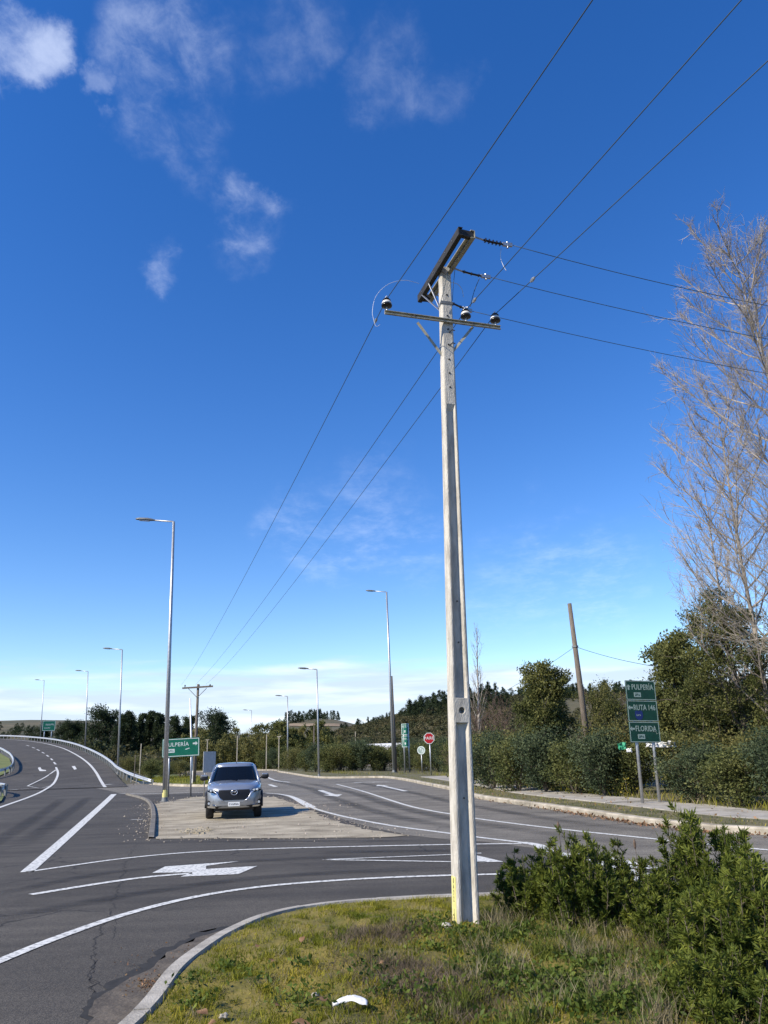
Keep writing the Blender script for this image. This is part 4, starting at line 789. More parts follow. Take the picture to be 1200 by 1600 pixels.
# ------------------------------------------------------------------ guardrails
def guardrail(P, lab, ends=True):
    o = empty('guardrail', P[0]); tag(o, lab, 'guardrail'); P = [p-P[0] for p in P]
    prof = [(-.04, .48), (.0, .50), (.055, .55), (.0, .60), (0, .65), (.055, .70), (.0, .755), (-.04, .77)]
    cols = [offset(P, q[0]) for q in prof]; m = MB(); m.grid([[np.array([c[i][0], c[i][1], P[i][2]+q[1]]) for c, q in zip(cols, prof)] for i in range(len(P))])
    r_ = m.build('rail', M['rail'], o, smooth=True, fix=False); sd = r_.modifiers.new('th', 'SOLIDIFY'); sd.thickness = .012
    Q = resample(P, 2.2); Q2 = offset(Q, -.14)
    for p in Q2: m = MB(); m.box((p[0], p[1], p[2]+.30), (.12, .12, .9)); m.build('post', M['steel_dk'], o)
    return o
GR = [p + np.array([2.0, 0, 0]) for p in RE if p[1] > 84]
st = [gp(179, 1216)] + [rp(172.5, 1206), ]; st = [np.array([redge(Y)+o_, Y, float(ramp_z(Y))+dz]) for Y, o_, dz in ((71, 4.2, -.45), (74, 3.2, -.2), (78, 2.5, -.05))]
guardrail(resample(lerp_poly(st + GR[::3], 4), 1.2), 'long steel guardrail along the climbing road up to the crest')
LR = lerp_poly([rp(*p) + np.array([0, 0, .08]) for p in ((-60, 1170), (-10, 1174), (10, 1183), (17.5, 1191), (19.5, 1199), (16, 1207), (4, 1213), (-30, 1221))], 8)
guardrail(resample(LR, 1.0)[::-1], 'curved steel guardrail round the grass patch at the frame edge')
LR2 = lerp_poly([gp(*p) + np.array([0, 0, .0]) for p in ((-80, 1254), (-20, 1249), (0, 1246.5), (4, 1244.5), (3, 1241.5), (-20, 1237))], 8)
guardrail(resample(LR2, .8), 'short rounded guardrail end poking in at the frame edge')

# ------------------------------------------------------------------ low white-roofed sheds far behind the hedge
for x0, x1, Y, yt, lab in ((571, 640, 140, 1161, 'long low shed with a white roof behind the far hedge'), (676, 716, 120, 1158, 'low white-roofed shed behind the stop sign')):
    a, b = xat(x0, Y), xat(x1, Y); z = gz((a+b)/2, Y); zt = at((x0+x1)/2, yt, Y)[2]; o = empty('shed', ((a+b)/2, Y, z)); tag(o, lab, 'shed', 'low sheds'); w = b-a; h = zt-z
    m = MB(); m.box((0, 3, (h-.7)/2), (w, 6, h-.7)); m.build('wall', M['wall_pale'], o)
    m = MB(); m.add([(-w/2-.3, -.4, h-1.1), (w/2+.3, -.4, h-1.1), (w/2+.3, 3, h), (-w/2-.3, 3, h), (w/2+.3, 6.4, h-1.1), (-w/2-.3, 6.4, h-1.1)], [(0, 1, 2, 3), (3, 2, 4, 5)]); m.build('roof', M['roof_white'], o, fix=False)
# ------------------------------------------------------------------ pickup
def build_pickup():
    c = (gp(326, 1279) + gp(405, 1279))/2; rz = math.atan2(-c[0], c[1]); 
    fwd = np.array([math.sin(-rz), math.cos(rz), 0]); fwd = np.array([c[0], c[1], 0])/math.hypot(c[0], c[1])
    nose = c - fwd*.62
    o = empty('pickup', (nose[0], nose[1], .012), rz); tag(o, 'silver blue double-cab pickup parked facing forward on the dirt island', 'pickup')
    def ring(w, f, r, zf, n=5.0, k=56, front_n=3.6):
        out = []
        for i in range(k):
            a = 2*math.pi*i/k; ca, sa = math.cos(a), math.sin(a); e = 2/(front_n if sa < 0 else n)
            x = w*math.copysign(abs(ca)**(2/n), ca); yc, hl = (f+r)/2, (r-f)/2; y = yc + hl*math.copysign(abs(sa)**(.22 if sa > 0 else .30), sa)
            # bow the nose: the middle stands proud of the corners
            if sa < 0: y += .10*(abs(x)/w)**2.5*max(0, 1-(y-f)/.8)
            out.append(Vector((x, y, zf(y))))
        return out
    hood = lambda z0, d: (lambda y: z0 + d*min(max(y/1.25, 0), 1))
    rings = [ring(.80, .16, 5.16, lambda y: .34), ring(.88, .05, 5.22, lambda y: .36), ring(.925, .015, 5.25, lambda y: .46), ring(.935, .0, 5.27, lambda y: .60), ring(.94, .02, 5.27, lambda y: .74),
             ring(.935, .045, 5.26, hood(.86, .02)), ring(.925, .075, 5.25, hood(.945, .06)), ring(.905, .115, 5.22, hood(.985, .10)), ring(.86, .17, 5.18, hood(1.01, .125)), ring(.74, .26, 5.1, hood(1.04, .135)), ring(.45, .42, 4.9, hood(1.065, .135)), ring(.12, .7, 4.6, hood(1.09, .115))]
    m = MB(); k = len(rings[0]); m.add([p for r in rings for p in r], [(i*k+j, i*k+(j+1) % k, (i+1)*k+(j+1) % k, (i+1)*k+j) for i in range(len(rings)-1) for j in range(k)] + [tuple((len(rings)-1)*k+j for j in range(k)), tuple(range(k-1, -1, -1))])
    body = m.build('body', M['car_paint'], o, smooth=True)
    # front surface depth at a height and half-width
    def fy(x, z):
        f = np.interp(z, [.34, .46, .60, .74, .86, .945, .985, 1.02], [.12, .015, .0, .02, .045, .075, .115, .19]); w = .935; t = min(abs(x)/w, 1)
        return f + .10*t**2.5 + .30*max(0, t-.86)**1.4*4
    def face(name, poly, mt, off=.006, th=.02, parent=None, sub=6):      # outline on the nose, follows its bow
        import mathutils
        bm = bmesh.new(); vs = [bm.verts.new((x, 0, z)) for x, z in poly]; f = bm.faces.new(vs); bmesh.ops.triangulate(bm, faces=[f]); bmesh.ops.subdivide_edges(bm, edges=bm.edges[:], cuts=sub, use_grid_fill=True)
        for v in bm.verts: v.co.y = fy(v.co.x, v.co.z) - off
        ext = bmesh.ops.extrude_face_region(bm, geom=bm.faces[:]); 
        for v in [g for g in ext['geom'] if isinstance(g, bmesh.types.BMVert)]: v.co.y -= th
        bmesh.ops.recalc_face_normals(bm, faces=bm.faces); me = bpy.data.meshes.new(name); bm.to_mesh(me); bm.free(); me.materials.append(mt); return link(name, me, parent or o)
    gpoly = [(-.50, .925), (.50, .925), (.53, .86), (.47, .70), (.36, .605), (-.36, .605), (-.47, .70), (-.53, .86)]
    gr = face('grille', gpoly, M['car_black'], -.004, .014)
    for z in np.arange(.64, .92, .035):
        hw = np.interp(z, [.605, .70, .86, .925], [.35, .455, .515, .49]); m = MB(); m.tube([(x, fy(x, z)-.018, z) for x in np.linspace(-hw, hw, 13)], .006, 5); m.build('grille_bar', M['car_black'], gr)
    for s in (-1, 1):                                          # bright wings either side of the grille
        m = MB(); P = [(s*.72, .905), (s*.585, .845), (s*.545, .80), (s*.50, .70), (s*.43, .615), (s*.33, .578)]; m.tube([(x, fy(x, z)-.012, z) for x, z in P], [.012, .026, .028, .026, .022, .010], 8); m.build('grille_wing', M['car_trim'], o, smooth=True)
        hl = face('headlight', [(s*.56, .875), (s*.60, .935), (s*.80, .965), (s*.895, .95), (s*.90, .90), (s*.80, .855), (s*.66, .835)], M['glass'], -.002, .016)
        for x0, r in ((.66, .030), (.76, .034)): m = MB(); m.lathe([(r, 0), (r*1.05, .02), (r*.6, .03)], n=12, c=(s*x0, fy(s*x0, .90)-.02, .90+.03*(x0-.6)), M=FACE); m.build('lamp', M['lens'], hl)
        m = MB(); m.tube([(s*x, fy(s*x, z)-.022, z) for x, z in ((.59, .90), (.66, .925), (.80, .945), (.875, .935))], .010, 6); m.build('daytime_strip', M['lens'], hl)
        fg = face('fog_lamp_pocket', [(s*.775, .60), (s*.86, .62), (s*.885, .56), (s*.87, .46), (s*.80, .44), (s*.765, .50)], M['car_black'], -.004, .014); m = MB(); m.lathe([(.04, 0), (.038, .02)], n=12, c=(s*.815, fy(s*.815, .52)-.02, .52), M=FACE); m.build('fog_lamp', M['lens'], fg)
        face('bumper_corner', [(s*.60, .415), (s*.86, .43), (s*.87, .405), (s*.80, .375), (s*.62, .37)], M['car_trim'], -.002, .014)
    face('lower_grille', [(-.52, .585), (.52, .585), (.50, .535), (-.50, .535)], M['car_paint'], -.004, .01)
    face('lower_valance', [(-.62, .42), (.62, .42), (.58, .335), (-.58, .335)], M['car_black'], -.002, .02)
    em = empty('emblem', (0, fy(0, .83)-.035, .845)); em.parent = o
    m = MB(); m.tube([(.105*math.cos(a), 0, .082*math.sin(a)) for a in np.linspace(0, 2*math.pi, 29)], .011, 6); m.build('oval_ring', M['car_trim'], em, smooth=True)
    m = MB()
    for s in (-1, 1): m.tube([(s*.088, 0, .045), (s*.045, 0, .030), (0, -.004, -.012)], [.004, .014, .008], 6); m.tube([(s*.088, 0, .045), (s*.06, 0, -.0), (s*.07, 0, -.045)], [.004, .009, .003], 6)
    m.build('wing_mark', M['car_trim'], em, smooth=True)
    pl = MB(); pl.box((0, fy(0, .47)-.03, .475), (.38, .015, .13)); p = pl.build('number_plate', M['white'], o, bevel=.004); marks(p, -.16, .16, .478, .055, 6, M['black'], fy(0, .47)-.039, 6)
    # cab
    def cring(w, f, r, z, n=6.0, k=48):
        out = []
        for i in range(k):
            a = 2*math.pi*i/k; ca, sa = math.cos(a), math.sin(a); x = w*math.copysign(abs(ca)**(2/n), ca); y = (f+r)/2+(r-f)/2*math.copysign(abs(sa)**(.32), sa)
            if sa < 0: y += .10*(abs(x)/w)**2
            out.append(Vector((x, y, z)))
        return out
    cr = [cring(.865, 1.16, 3.60, 1.08), cring(.85, 1.30, 3.57, 1.18), cring(.775, 1.66, 3.50, 1.42), cring(.685, 2.02, 3.40, 1.655)]
    m = MB(); k = 48; m.add([p for r in cr for p in r], [(i*k+j, i*k+(j+1) % k, (i+1)*k+(j+1) % k, (i+1)*k+j) for i in range(len(cr)-1) for j in range(k)]); m.build('windows', M['glass'], o, smooth=True)
    rf = [cring(.70, 2.00, 3.42, 1.64), cring(.695, 2.01, 3.41, 1.69), cring(.66, 2.06, 3.36, 1.735), cring(.56, 2.20, 3.2, 1.765), cring(.25, 2.5, 2.9, 1.785)]
    m = MB(); m.add([p for r in rf for p in r], [(i*k+j, i*k+(j+1) % k, (i+1)*k+(j+1) % k, (i+1)*k+j) for i in range(len(rf)-1) for j in range(k)] + [tuple((len(rf)-1)*k+j for j in range(k))]); m.build('roof', M['car_paint'], o, smooth=True)
    for s in (-1, 1):
        m = MB(); m.tube([(s*.86, 1.28, 1.10), (s*.79, 1.60, 1.36), (s*.70, 2.06, 1.66)], [.055, .04, .035], 8); m.build('front_pillar', M['car_paint'], o, smooth=True)
        m = MB(); m.bar((s*.845, 2.42, 1.12), (s*.695, 2.50, 1.67), .05, .14, (0, 1, 0)); m.build('centre_pillar', M['car_black'], o)
        m = MB(); m.bar((s*.84, 3.45, 1.10), (s*.695, 3.28, 1.67), .06, .20, (0, 1, 0)); m.build('rear_pillar', M['car_paint'], o)
        mi = empty('mirror', (s*.92, 1.52, 1.24)); mi.parent = o
        m = MB(); rows = []
        for t, w, h in ((.0, .03, .05), (.05, .06, .085), (.16, .065, .10), (.24, .05, .085), (.27, .02, .04)): rows.append([(s*t, .06*math.cos(a)*w/.065, .06+h*math.sin(a)) for a in np.linspace(0, 2*math.pi, 13)])
        m.grid(rows); m.build('mirror_housing', M['car_black'], mi, smooth=True)
        m = MB(); m.bar((s*-.08, .02, -.02), (s*.06, 0, .03), .05, .04); m.build('mirror_arm', M['car_black'], mi)
        m = MB(); m.box((s*.13, -.005, .125), (.2, .11, .06)); m.build('mirror_cap', M['car_paint'], mi, bevel=.02)
        for y in (1.62, 4.22+.0): 
            y = .93 if y < 2 else 4.05; w = empty('wheel', (s*.80, y, .385)); w.parent = o; Rw = Matrix.Rotation(R(90), 4, 'Y')
            m = MB(); m.lathe([(.25, -.125), (.33, -.13), (.375, -.11), (.385, -.06), (.385, .06), (.375, .11), (.33, .13), (.25, .125)], n=32, M=Rw); m.build('tyre', M['tyre'], w, smooth=True)
            m = MB(); m.lathe([(.25, -.06), (.25, .06), (.24, .10)], n=24, M=Rw)
            m.build('rim', M['steel_dk'], w, smooth=True); m = MB()
            for q in range(6): a = 2*math.pi*q/6; m.bar((s*.11, 0, 0), (s*.10, .235*math.cos(a), .235*math.sin(a)), .03, .05, (1, 0, 0))
            m.build('spokes', M['steel'], w)
            m = MB(); m.tube([(s*.935, y+.46*math.cos(a), .40+.44*math.sin(a)) for a in np.linspace(-.1, math.pi+.1, 17)], .035, 6); m.build('wheel_arch', M['car_black'], o, smooth=True)
        for y in (2.25, 3.2): m = MB(); m.bar((s*.955, y, .99), (s*.955, y+.2, .99), .03, .03); m.build('door_handle', M['car_trim'], o)
    m = MB(); m.box((0, 2.6, .33), (1.3, 4.4, .16)); m.build('chassis', M['car_black'], o)
    for x in (-.45, .30): m = MB(); m.tube([(x, 1.24, 1.155), (x+.22, 1.27, 1.185), (x+.50, 1.29, 1.19)], .008, 5); m.build('wiper', M['car_black'], o)
    m = MB(); m.tube([(.04, 2.12, 1.745), (.05, 2.20, 1.82)], .012, 6); m.build('aerial', M['car_black'], o)
    m = MB(); m.box((0, 1.98, 1.58), (.22, .05, .06)); m.build('rear_view_mirror', M['car_black'], o)
    m = MB(); m.box((.0, 4.4, 1.17), (1.7, 1.6, .04)); m.build('bed_cover', M['car_black'], o)
    m = MB(); m.box((0, 2.45, 1.12), (1.2, .5, .1)); m.build('dashboard', M['car_black'], o)
    return o
build_pickup()
# ------------------------------------------------------------------ vegetation
def unit(v): return v/np.maximum(np.linalg.norm(v, axis=-1, keepdims=True), 1e-9)
def leaf_quads(P, size, up=.35, rng=RNG, aspect=.45, out=None):         # rhombic leaves: 4 verts, 1 quad each, folded a little
    n = len(P); d = unit(rng.normal(size=(n, 3)) + np.array([0, 0, up]) + (0 if out is None else out)); t = unit(np.cross(d, rng.normal(size=(n, 3)))); s = (size*rng.uniform(.6, 1.35, n))[:, None]
    nrm = np.cross(d, t); a = P; b = P + d*s*.5 + t*s*aspect*.5 + nrm*s*.06; c = P + d*s; e = P + d*s*.5 - t*s*aspect*.5 + nrm*s*.06
    V = np.stack([a, b, c, e], 1).reshape(-1, 3); Q = np.arange(4*n).reshape(-1, 4); return V, Q
def clump_points(C, rad, n, rng=RNG, shell=.55, squash=.8):             # points in balls round clump centres, thicker to the outside
    k = rng.integers(0, len(C), n); d = unit(rng.normal(size=(n, 3))); r = rng.uniform(0, 1, n)**shell; return C[k] + d*(r*rad[k])[:, None]*np.array([1, 1, squash])
def cat_meshes(L):
    Vs, Qs, b = [], [], 0
    for V, Q in L: Vs.append(V); Qs.append(Q+b); b += len(V)
    return np.concatenate(Vs), np.concatenate(Qs)
def tubes_np(segs, n=4):                                                # segs: list of (points, radii) -> V, Q
    out = []
    for P, rad in segs:
        P = np.asarray(P, float); m = len(P); d = unit(np.gradient(P, axis=0)); ref = np.where(np.abs(d[:, 2:3]) > .9, np.array([[1., 0, 0]]), np.array([[0, 0, 1.]]))
        x = unit(np.cross(d, ref)); y = np.cross(d, x); a = np.arange(n)*2*math.pi/n
        V = P[:, None] + (x[:, None]*np.cos(a)[None, :, None] + y[:, None]*np.sin(a)[None, :, None])*np.asarray(rad)[:, None, None]
        i, k = np.meshgrid(np.arange(m-1), np.arange(n), indexing='ij'); Q = np.stack([i*n+k, i*n+(k+1) % n, (i+1)*n+(k+1) % n, (i+1)*n+k], -1).reshape(-1, 4); out.append((V.reshape(-1, 3), Q))
    return cat_meshes(out)
def branch(p, d, l, r0_, r1_, rng, bend=.15, lift=.1, n=5):
    P = [np.array(p, float)]; d = np.array(d, float)
    for k in range(n-1): d = d + rng.normal(size=3)*bend + np.array([0, 0, lift]); d /= np.linalg.norm(d); P.append(P[-1]+d*l/(n-1))
    return np.array(P), np.linspace(r0_, r1_, n)
def skeleton(h, r, nb, spread, rng, z0=.25, lift=.1, sub=5, lean=(0, 0), taper=.8, stems=1):   # trunk + limbs; returns segments and limb ends
    segs, ends = [], []
    for s in range(stems):
        a = rng.uniform(0, 6.28); d = np.array([lean[0]+.25*(stems > 1)*math.cos(a), lean[1]+.25*(stems > 1)*math.sin(a), 1.]); T, Rr = branch((0, 0, -.1), d, h*rng.uniform(.85, 1), r, r*.25, rng, .05, .05, 8); segs.append((T, Rr))
        for k in range(nb):
            t = z0+(1-z0)*(k+rng.uniform(0, 1))/nb; i = min(int(t*7), 6); f = t*7-i; p = T[i]*(1-f)+T[i+1]*f; a = k*2.4+rng.uniform(-.5, .5); l = spread*(1-.6*abs(t-.45)**1.2)*rng.uniform(.7, 1.1)*(1-taper*max(0, t-.5))
            B, Rb = branch(p, (math.cos(a), math.sin(a), lift*3), l, r*.4*(1-t*.6), r*.08, rng, .16, lift, 5); segs.append((B, Rb)); ends.append(B[-1]); ends.append(B[-2]); ends.append(B[2])
            for j in range(sub):
                q = B[rng.integers(1, 5)]; b2, r2 = branch(q, unit(rng.normal(size=3)+np.array([0, 0, .5])+.6*(B[-1]-B[0])/max(l, .1)), l*.45, r*.10, r*.03, rng, .2, lift, 4); segs.append((b2, r2)); ends.append(b2[-1])
        ends.append(T[-1])
    return segs, np.array(ends)
PROTO = {}
def foliage_proto(key, h, r, nb, spread, n_leaf, leaf, clump, leafmat, barkmat='bark', seed=1, z0=.2, lift=.1, stems=1, squash=.8, aspect=.5, sub=5, shell=.55, up=.35, nsides=5, taper=.8, extra=None):
    rng = np.random.default_rng(seed); segs, E = skeleton(h, r, nb, spread, rng, z0, lift, sub, stems=stems, taper=taper); 
    if extra is not None: E = np.concatenate([E, np.array(extra, float)])
    V, Q = tubes_np(segs, nsides); tm = mesh_np(V, Q, M[barkmat], True)
    rad = clump*rng.uniform(.55, 1.25, len(E)); P = clump_points(E, rad, n_leaf, rng, shell, squash); P[:, 2] = np.maximum(P[:, 2], .03); V, Q = leaf_quads(P, leaf, up, rng, aspect); PROTO[key] = (tm, mesh_np(V, Q, M[leafmat]), h)
    return PROTO[key]
def plant(key, name, loc, s, rz, lab, cat, group=None, part='crown', sz=None, stem='trunk'):
    tm, cm, h = PROTO[key]; o = empty(name, loc, rz); o.scale = (s, s, s*(sz or 1)); tag(o, lab, cat, group); link(stem, tm, o); link(part, cm, o); return o

# ---- prototypes
foliage_proto('shrub_a', 1.7, .05, 7, 1.0, 9000, .085, .42, 'lf_shrub', seed=11, stems=4, z0=.05, lift=.15)
foliage_proto('shrub_b', 2.0, .05, 8, 1.1, 10000, .09, .45, 'lf_blue', seed=12, stems=4, z0=.05, lift=.15)
foliage_proto('shrub_c', 1.5, .04, 7, 1.2, 8000, .08, .40, 'lf_olive', seed=13, stems=4, z0=.05, lift=.1)
foliage_proto('tree_mid', 5.6, .13, 13, 1.8, 16000, .12, .50, 'lf_dark', seed=14, z0=.18, lift=.16, sub=6)
foliage_proto('tree_big', 8.6, .20, 22, 3.2, 42000, .12, .62, 'lf_dark', seed=15, z0=.12, lift=.12, sub=7, taper=.55)
foliage_proto('tree_olive', 5.2, .10, 14, 2.0, 16000, .11, .6, 'lf_olive', seed=25, z0=.1, lift=.14, stems=2)
foliage_proto('pine', 13, .25, 22, 3.4, 9000, .38, 1.0, 'lf_pine', seed=16, z0=.2, lift=.05, sub=4)
foliage_proto('round_pine', 12, .28, 18, 5.0, 11000, .38, 1.5, 'lf_pine', seed=17, z0=.28, lift=.10, sub=5, taper=.4)
foliage_proto('cypress', 13, .22, 26, 1.7, 8000, .34, .8, 'lf_pine', seed=18, z0=.12, lift=.25, sub=3, taper=.9)

# ---- foreground shrubs: upright stems with long narrow leaves
def sapling_mesh(h, w, stems, leaves, seed, leaf=.085, stemmat='bark', depth=None):
    rng = np.random.default_rng(seed); segs = []; Ps = []; Ds = []; depth = depth or w
    for s in range(stems):
        a = rng.uniform(0, 6.28); q = math.sqrt(rng.uniform(0, 1)); b = np.array([w*.42*q*math.cos(a), depth*.42*q*math.sin(a), -.05]); hh = h*rng.uniform(.5, 1.0)*(1-.42*q)
        T, Rr = branch(b, (.28*math.cos(a)*q, .28*math.sin(a)*q, 1), hh, .009, .002, rng, .08, .06, 8); segs.append((T, Rr))
        for k in range(10):
            t = rng.uniform(.22, 1.0)*7; i = min(int(t), 6); p = T[i]+(T[i+1]-T[i])*(t-i); a2 = rng.uniform(0, 6.28); l = hh*rng.uniform(.14, .34)*(1.15-t/9)
            B, Rb = branch(p, (math.cos(a2), math.sin(a2), .55), l, .004, .0012, rng, .15, .14, 4); segs.append((B, Rb)); m = max(4, leaves//(stems*10))
            u = rng.uniform(.12, 1, m)*3; i = np.minimum(u.astype(int), 2); Ps.append(B[i]+(B[i+1]-B[i])*(u-i)[:, None]); Ds.append(np.repeat((B[-1]-B[0])[None]/l, m, 0))
        m = max(6, leaves//(stems*8)); u = rng.uniform(.25, 1, m)*7; i = np.minimum(u.astype(int), 6); Ps.append(T[i]+(T[i+1]-T[i])*(u-i)[:, None]); Ds.append(np.repeat(np.array([[0, 0, 1.]]), m, 0))
    P = np.concatenate(Ps); D = np.concatenate(Ds); sz_ = leaf*rng.uniform(.55, 1.25, len(P)); V, Q = leaf_quads(P, sz_, .25, rng, .19, D*1.3); Vs, Qs = tubes_np(segs, 4); return mesh_np(Vs, Qs, M[stemmat], True), mesh_np(V, Q, M['lf_acacia'])
SAP = [sapling_mesh(.95, .85, 40, 21000, 31, .052), sapling_mesh(1.1, .8, 40, 21000, 32, .052), sapling_mesh(.8, .9, 40, 19000, 33, .048)]
def near_shrub(px, py, Y, i, s, rz, lab):
    x = xat(px, Y); z = float(fz(np.array([x]), np.array([Y]))[0]); o = empty('acacia_shrub', (x, Y, z-.03), rz); o.scale = (s, s, s*py); tag(o, lab, 'shrub', 'acacia shrubs on the foreground verge'); link('stems', SAP[i][0], o); link('foliage', SAP[i][1], o)
near_shrub(822, 1.0, 9.6, 0, .98, .3, 'acacia shrub nearest the concrete pole')
near_shrub(880, 1.08, 9.0, 1, 1.05, 1.7, 'dense acacia shrub second from the concrete pole')
near_shrub(955, 1.05, 9.5, 2, 1.1, 2.9, 'acacia shrub in front of the hatched road marking')
near_shrub(1005, .95, 8.4, 0, .95, 4.0, 'low acacia shrub between the grass and the tall shrub')
near_shrub(1072, 1.2, 8.8, 1, 1.12, 0.9, 'tallest acacia shrub, its top crossing the lane line')
near_shrub(1150, 1.15, 8.2, 2, 1.3, 5.1, 'acacia shrub at the frame edge in front of the road')
near_shrub(1205, 1.05, 7.2, 0, 1.25, 2.2, 'broad acacia shrub cut by the frame edge')
near_shrub(1110, .95, 6.9, 1, 1.05, 3.6, 'bright acacia shrub low in the corner')
near_shrub(1150, .9, 5.7, 2, 1.05, 1.1, 'nearest acacia shrub in the bottom corner')
near_shrub(1055, .9, 7.7, 2, .95, .4, 'small acacia shrub beside the dry grass')
near_shrub(1060, .8, 6.1, 0, .75, 2.7, 'little acacia shrub at the bottom beside the weeds')
# a few tall wands standing over the shrubs
for px, py, Y, lab in ((862, 1290, 9.3, 'thin seed stalk standing above the shrubs near the pole'), (902, 1306, 9.4, 'thin stalk above the shrubs at the double line'), (975, 1318, 9.2, 'leafy wand above the hatched marking')):
    x = xat(px, Y); t = at(px, py, Y); z = .2; o = empty('stalk', (x, Y, z)); tag(o, lab, 'stalk', 'stalks above the shrubs'); m = MB(); m.tube([(0, 0, 0), (.01, 0, (t[2]-z)*.6), (0, 0, t[2]-z)], [.006, .004, .003], 5); m.build('stem', M['bark'], o); m = MB(); m.lathe([(.004, 0), (.014, .02), (.016, .07), (.006, .10)], c=(0, 0, t[2]-z-.06), n=6); m.build('seed_head', M['twig_brown'], o)

# ---- grass on the foreground verge
M['grass_rank'] = leafm('rank_grass', (.055, .085, .014), (.15, .175, .028), 1.2, .4, .36, .6)
def blades(name, P, L_, w, mt, lab, lean=.35, rng=RNG, cat='grass'):
    n = len(P); d = unit(np.stack([rng.normal(0, lean, n), rng.normal(0, lean, n), np.ones(n)], 1)); a = rng.uniform(0, 6.28, n); t = np.stack([np.cos(a), np.sin(a), np.zeros(n)], 1); bend = np.stack([rng.normal(0, .3, n), rng.normal(0, .3, n), -.12*np.ones(n)], 1)
    L_ = L_[:, None]; w = (w*rng.uniform(.7, 1.3, n))[:, None]; m_ = P + d*L_*.55; tip = P + d*L_ + bend*L_*.5
    V = np.stack([P-t*w*.5, P+t*w*.5, m_+t*w*.4, m_-t*w*.4, tip+t*w*.06, tip-t*w*.06], 1).reshape(-1, 3); b = np.arange(n)[:, None]*6; Q = np.concatenate([b+np.array([[0, 1, 2, 3]]), b+np.array([[3, 2, 4, 5]])], 0)
    o = np_mesh(name, V, Q, mt); tag(o, lab, cat, kind='stuff'); return o
def scatter(n, x0, x1, y0, y1, rng=RNG): return rng.uniform(x0, x1, n), rng.uniform(y0, y1, n)
KNs = KNF[::4]
def nfield(x, y, s, ph): return .5+.25*np.sin(x*s+ph)*np.cos(y*s*.9+ph*1.7)+.25*np.sin(x*s*2.3+y*s*1.9+ph*3.1)
x, y = scatter(140000, -2.1, 7.5, 2.5, 11.3); k = inpoly(x, y, VP) & (segdist(x, y, KNs) > .19); x, y = x[k], y[k]
pat = nfield(x, y, 2.1, .4); keep = RNG.uniform(0, 1, len(x)) < .25+.75*ss(.25, .6, pat); x, y, pat = x[keep], y[keep], pat[keep]
P = np.stack([x, y, fz(x, y)-.008], 1); blades('grass', P, RNG.uniform(.018, .05, len(x))*(.6+.8*pat), .006, M['grass'], 'short mossy yellowish turf on the foreground verge', .5)
def clumps(n, x0, x1, y0, y1, per, sig, l0, l1, cond=None):             # tussocks: each has its own height and lean
    cx, cy = scatter(n, x0, x1, y0, y1); k = inpoly(cx, cy, VP) & (segdist(cx, cy, KNs) > .24)
    if cond is not None: k &= cond(cx, cy)
    cx, cy = cx[k], cy[k]; m_ = RNG.integers(per//2, per*2, len(cx)); i = np.repeat(np.arange(len(cx)), m_); s_ = RNG.uniform(.5, 1.4, len(cx))*sig; h_ = RNG.uniform(.5, 1.3, len(cx))
    X = cx[i]+RNG.normal(0, 1, len(i))*s_[i]; Y_ = cy[i]+RNG.normal(0, 1, len(i))*s_[i]; k = inpoly(X, Y_, VP) & (segdist(X, Y_, KNs) > .18); X, Y_, i = X[k], Y_[k], i[k]
    return np.stack([X, Y_, fz(X, Y_)-.01], 1), RNG.uniform(l0, l1, len(X))*h_[i]
right = lambda X, Y_: X > .35+.20*(Y_-7)+.4*(nfield(X, Y_, 2.6, 1.1)-.5)
P, L_ = clumps(900, -2.0, 1.2, 4, 11.2, 34, .05, .03, .085); blades('grass', P, L_, .0065, M['grass'], 'low tufts of yellow-green grass near the kerb', .55)
P, L_ = clumps(900, .0, 7.0, 3, 10.8, 46, .06, .06, .20, right); blades('rank_grass', P, L_, .0075, M['grass_rank'], 'rank green grass tussocks beyond the concrete pole', .55)
P, L_ = clumps(230, .0, 4.4, 4, 10.8, 40, .055, .08, .26, right); blades('tall_dry_grass', P, L_, .0055, M['grass_dry'], 'tall straw-coloured tussocks below the acacia shrubs', .5)
P, L_ = clumps(150, -1.6, 1.6, 4.2, 10.6, 26, .05, .03, .10); blades('dry_grass', P, L_, .005, M['grass_dry'], 'pale dry stems scattered through the short turf', .7)
x, y = [], []
for px, py, n, r in ((570, 1455, 1500, .22), (625, 1450, 1200, .2), (650, 1525, 3000, .26), (700, 1560, 2600, .26), (590, 1500, 900, .22), (985, 1480, 900, .25)):
    c = gp(px, py, .2); x.append(RNG.normal(c[0], r, n)); y.append(RNG.normal(c[1], r, n))
x, y = np.concatenate(x), np.concatenate(y); k = inpoly(x, y, VP) & (segdist(x, y, KNs) > .2); x, y = x[k], y[k]; P = np.stack([x, y, fz(x, y)-.01], 1); blades('dead_stalks', P, RNG.uniform(.04, .15, len(P)), .0045, M['grass_grey'], 'matted grey dead stalks among the foreground grass', .9)
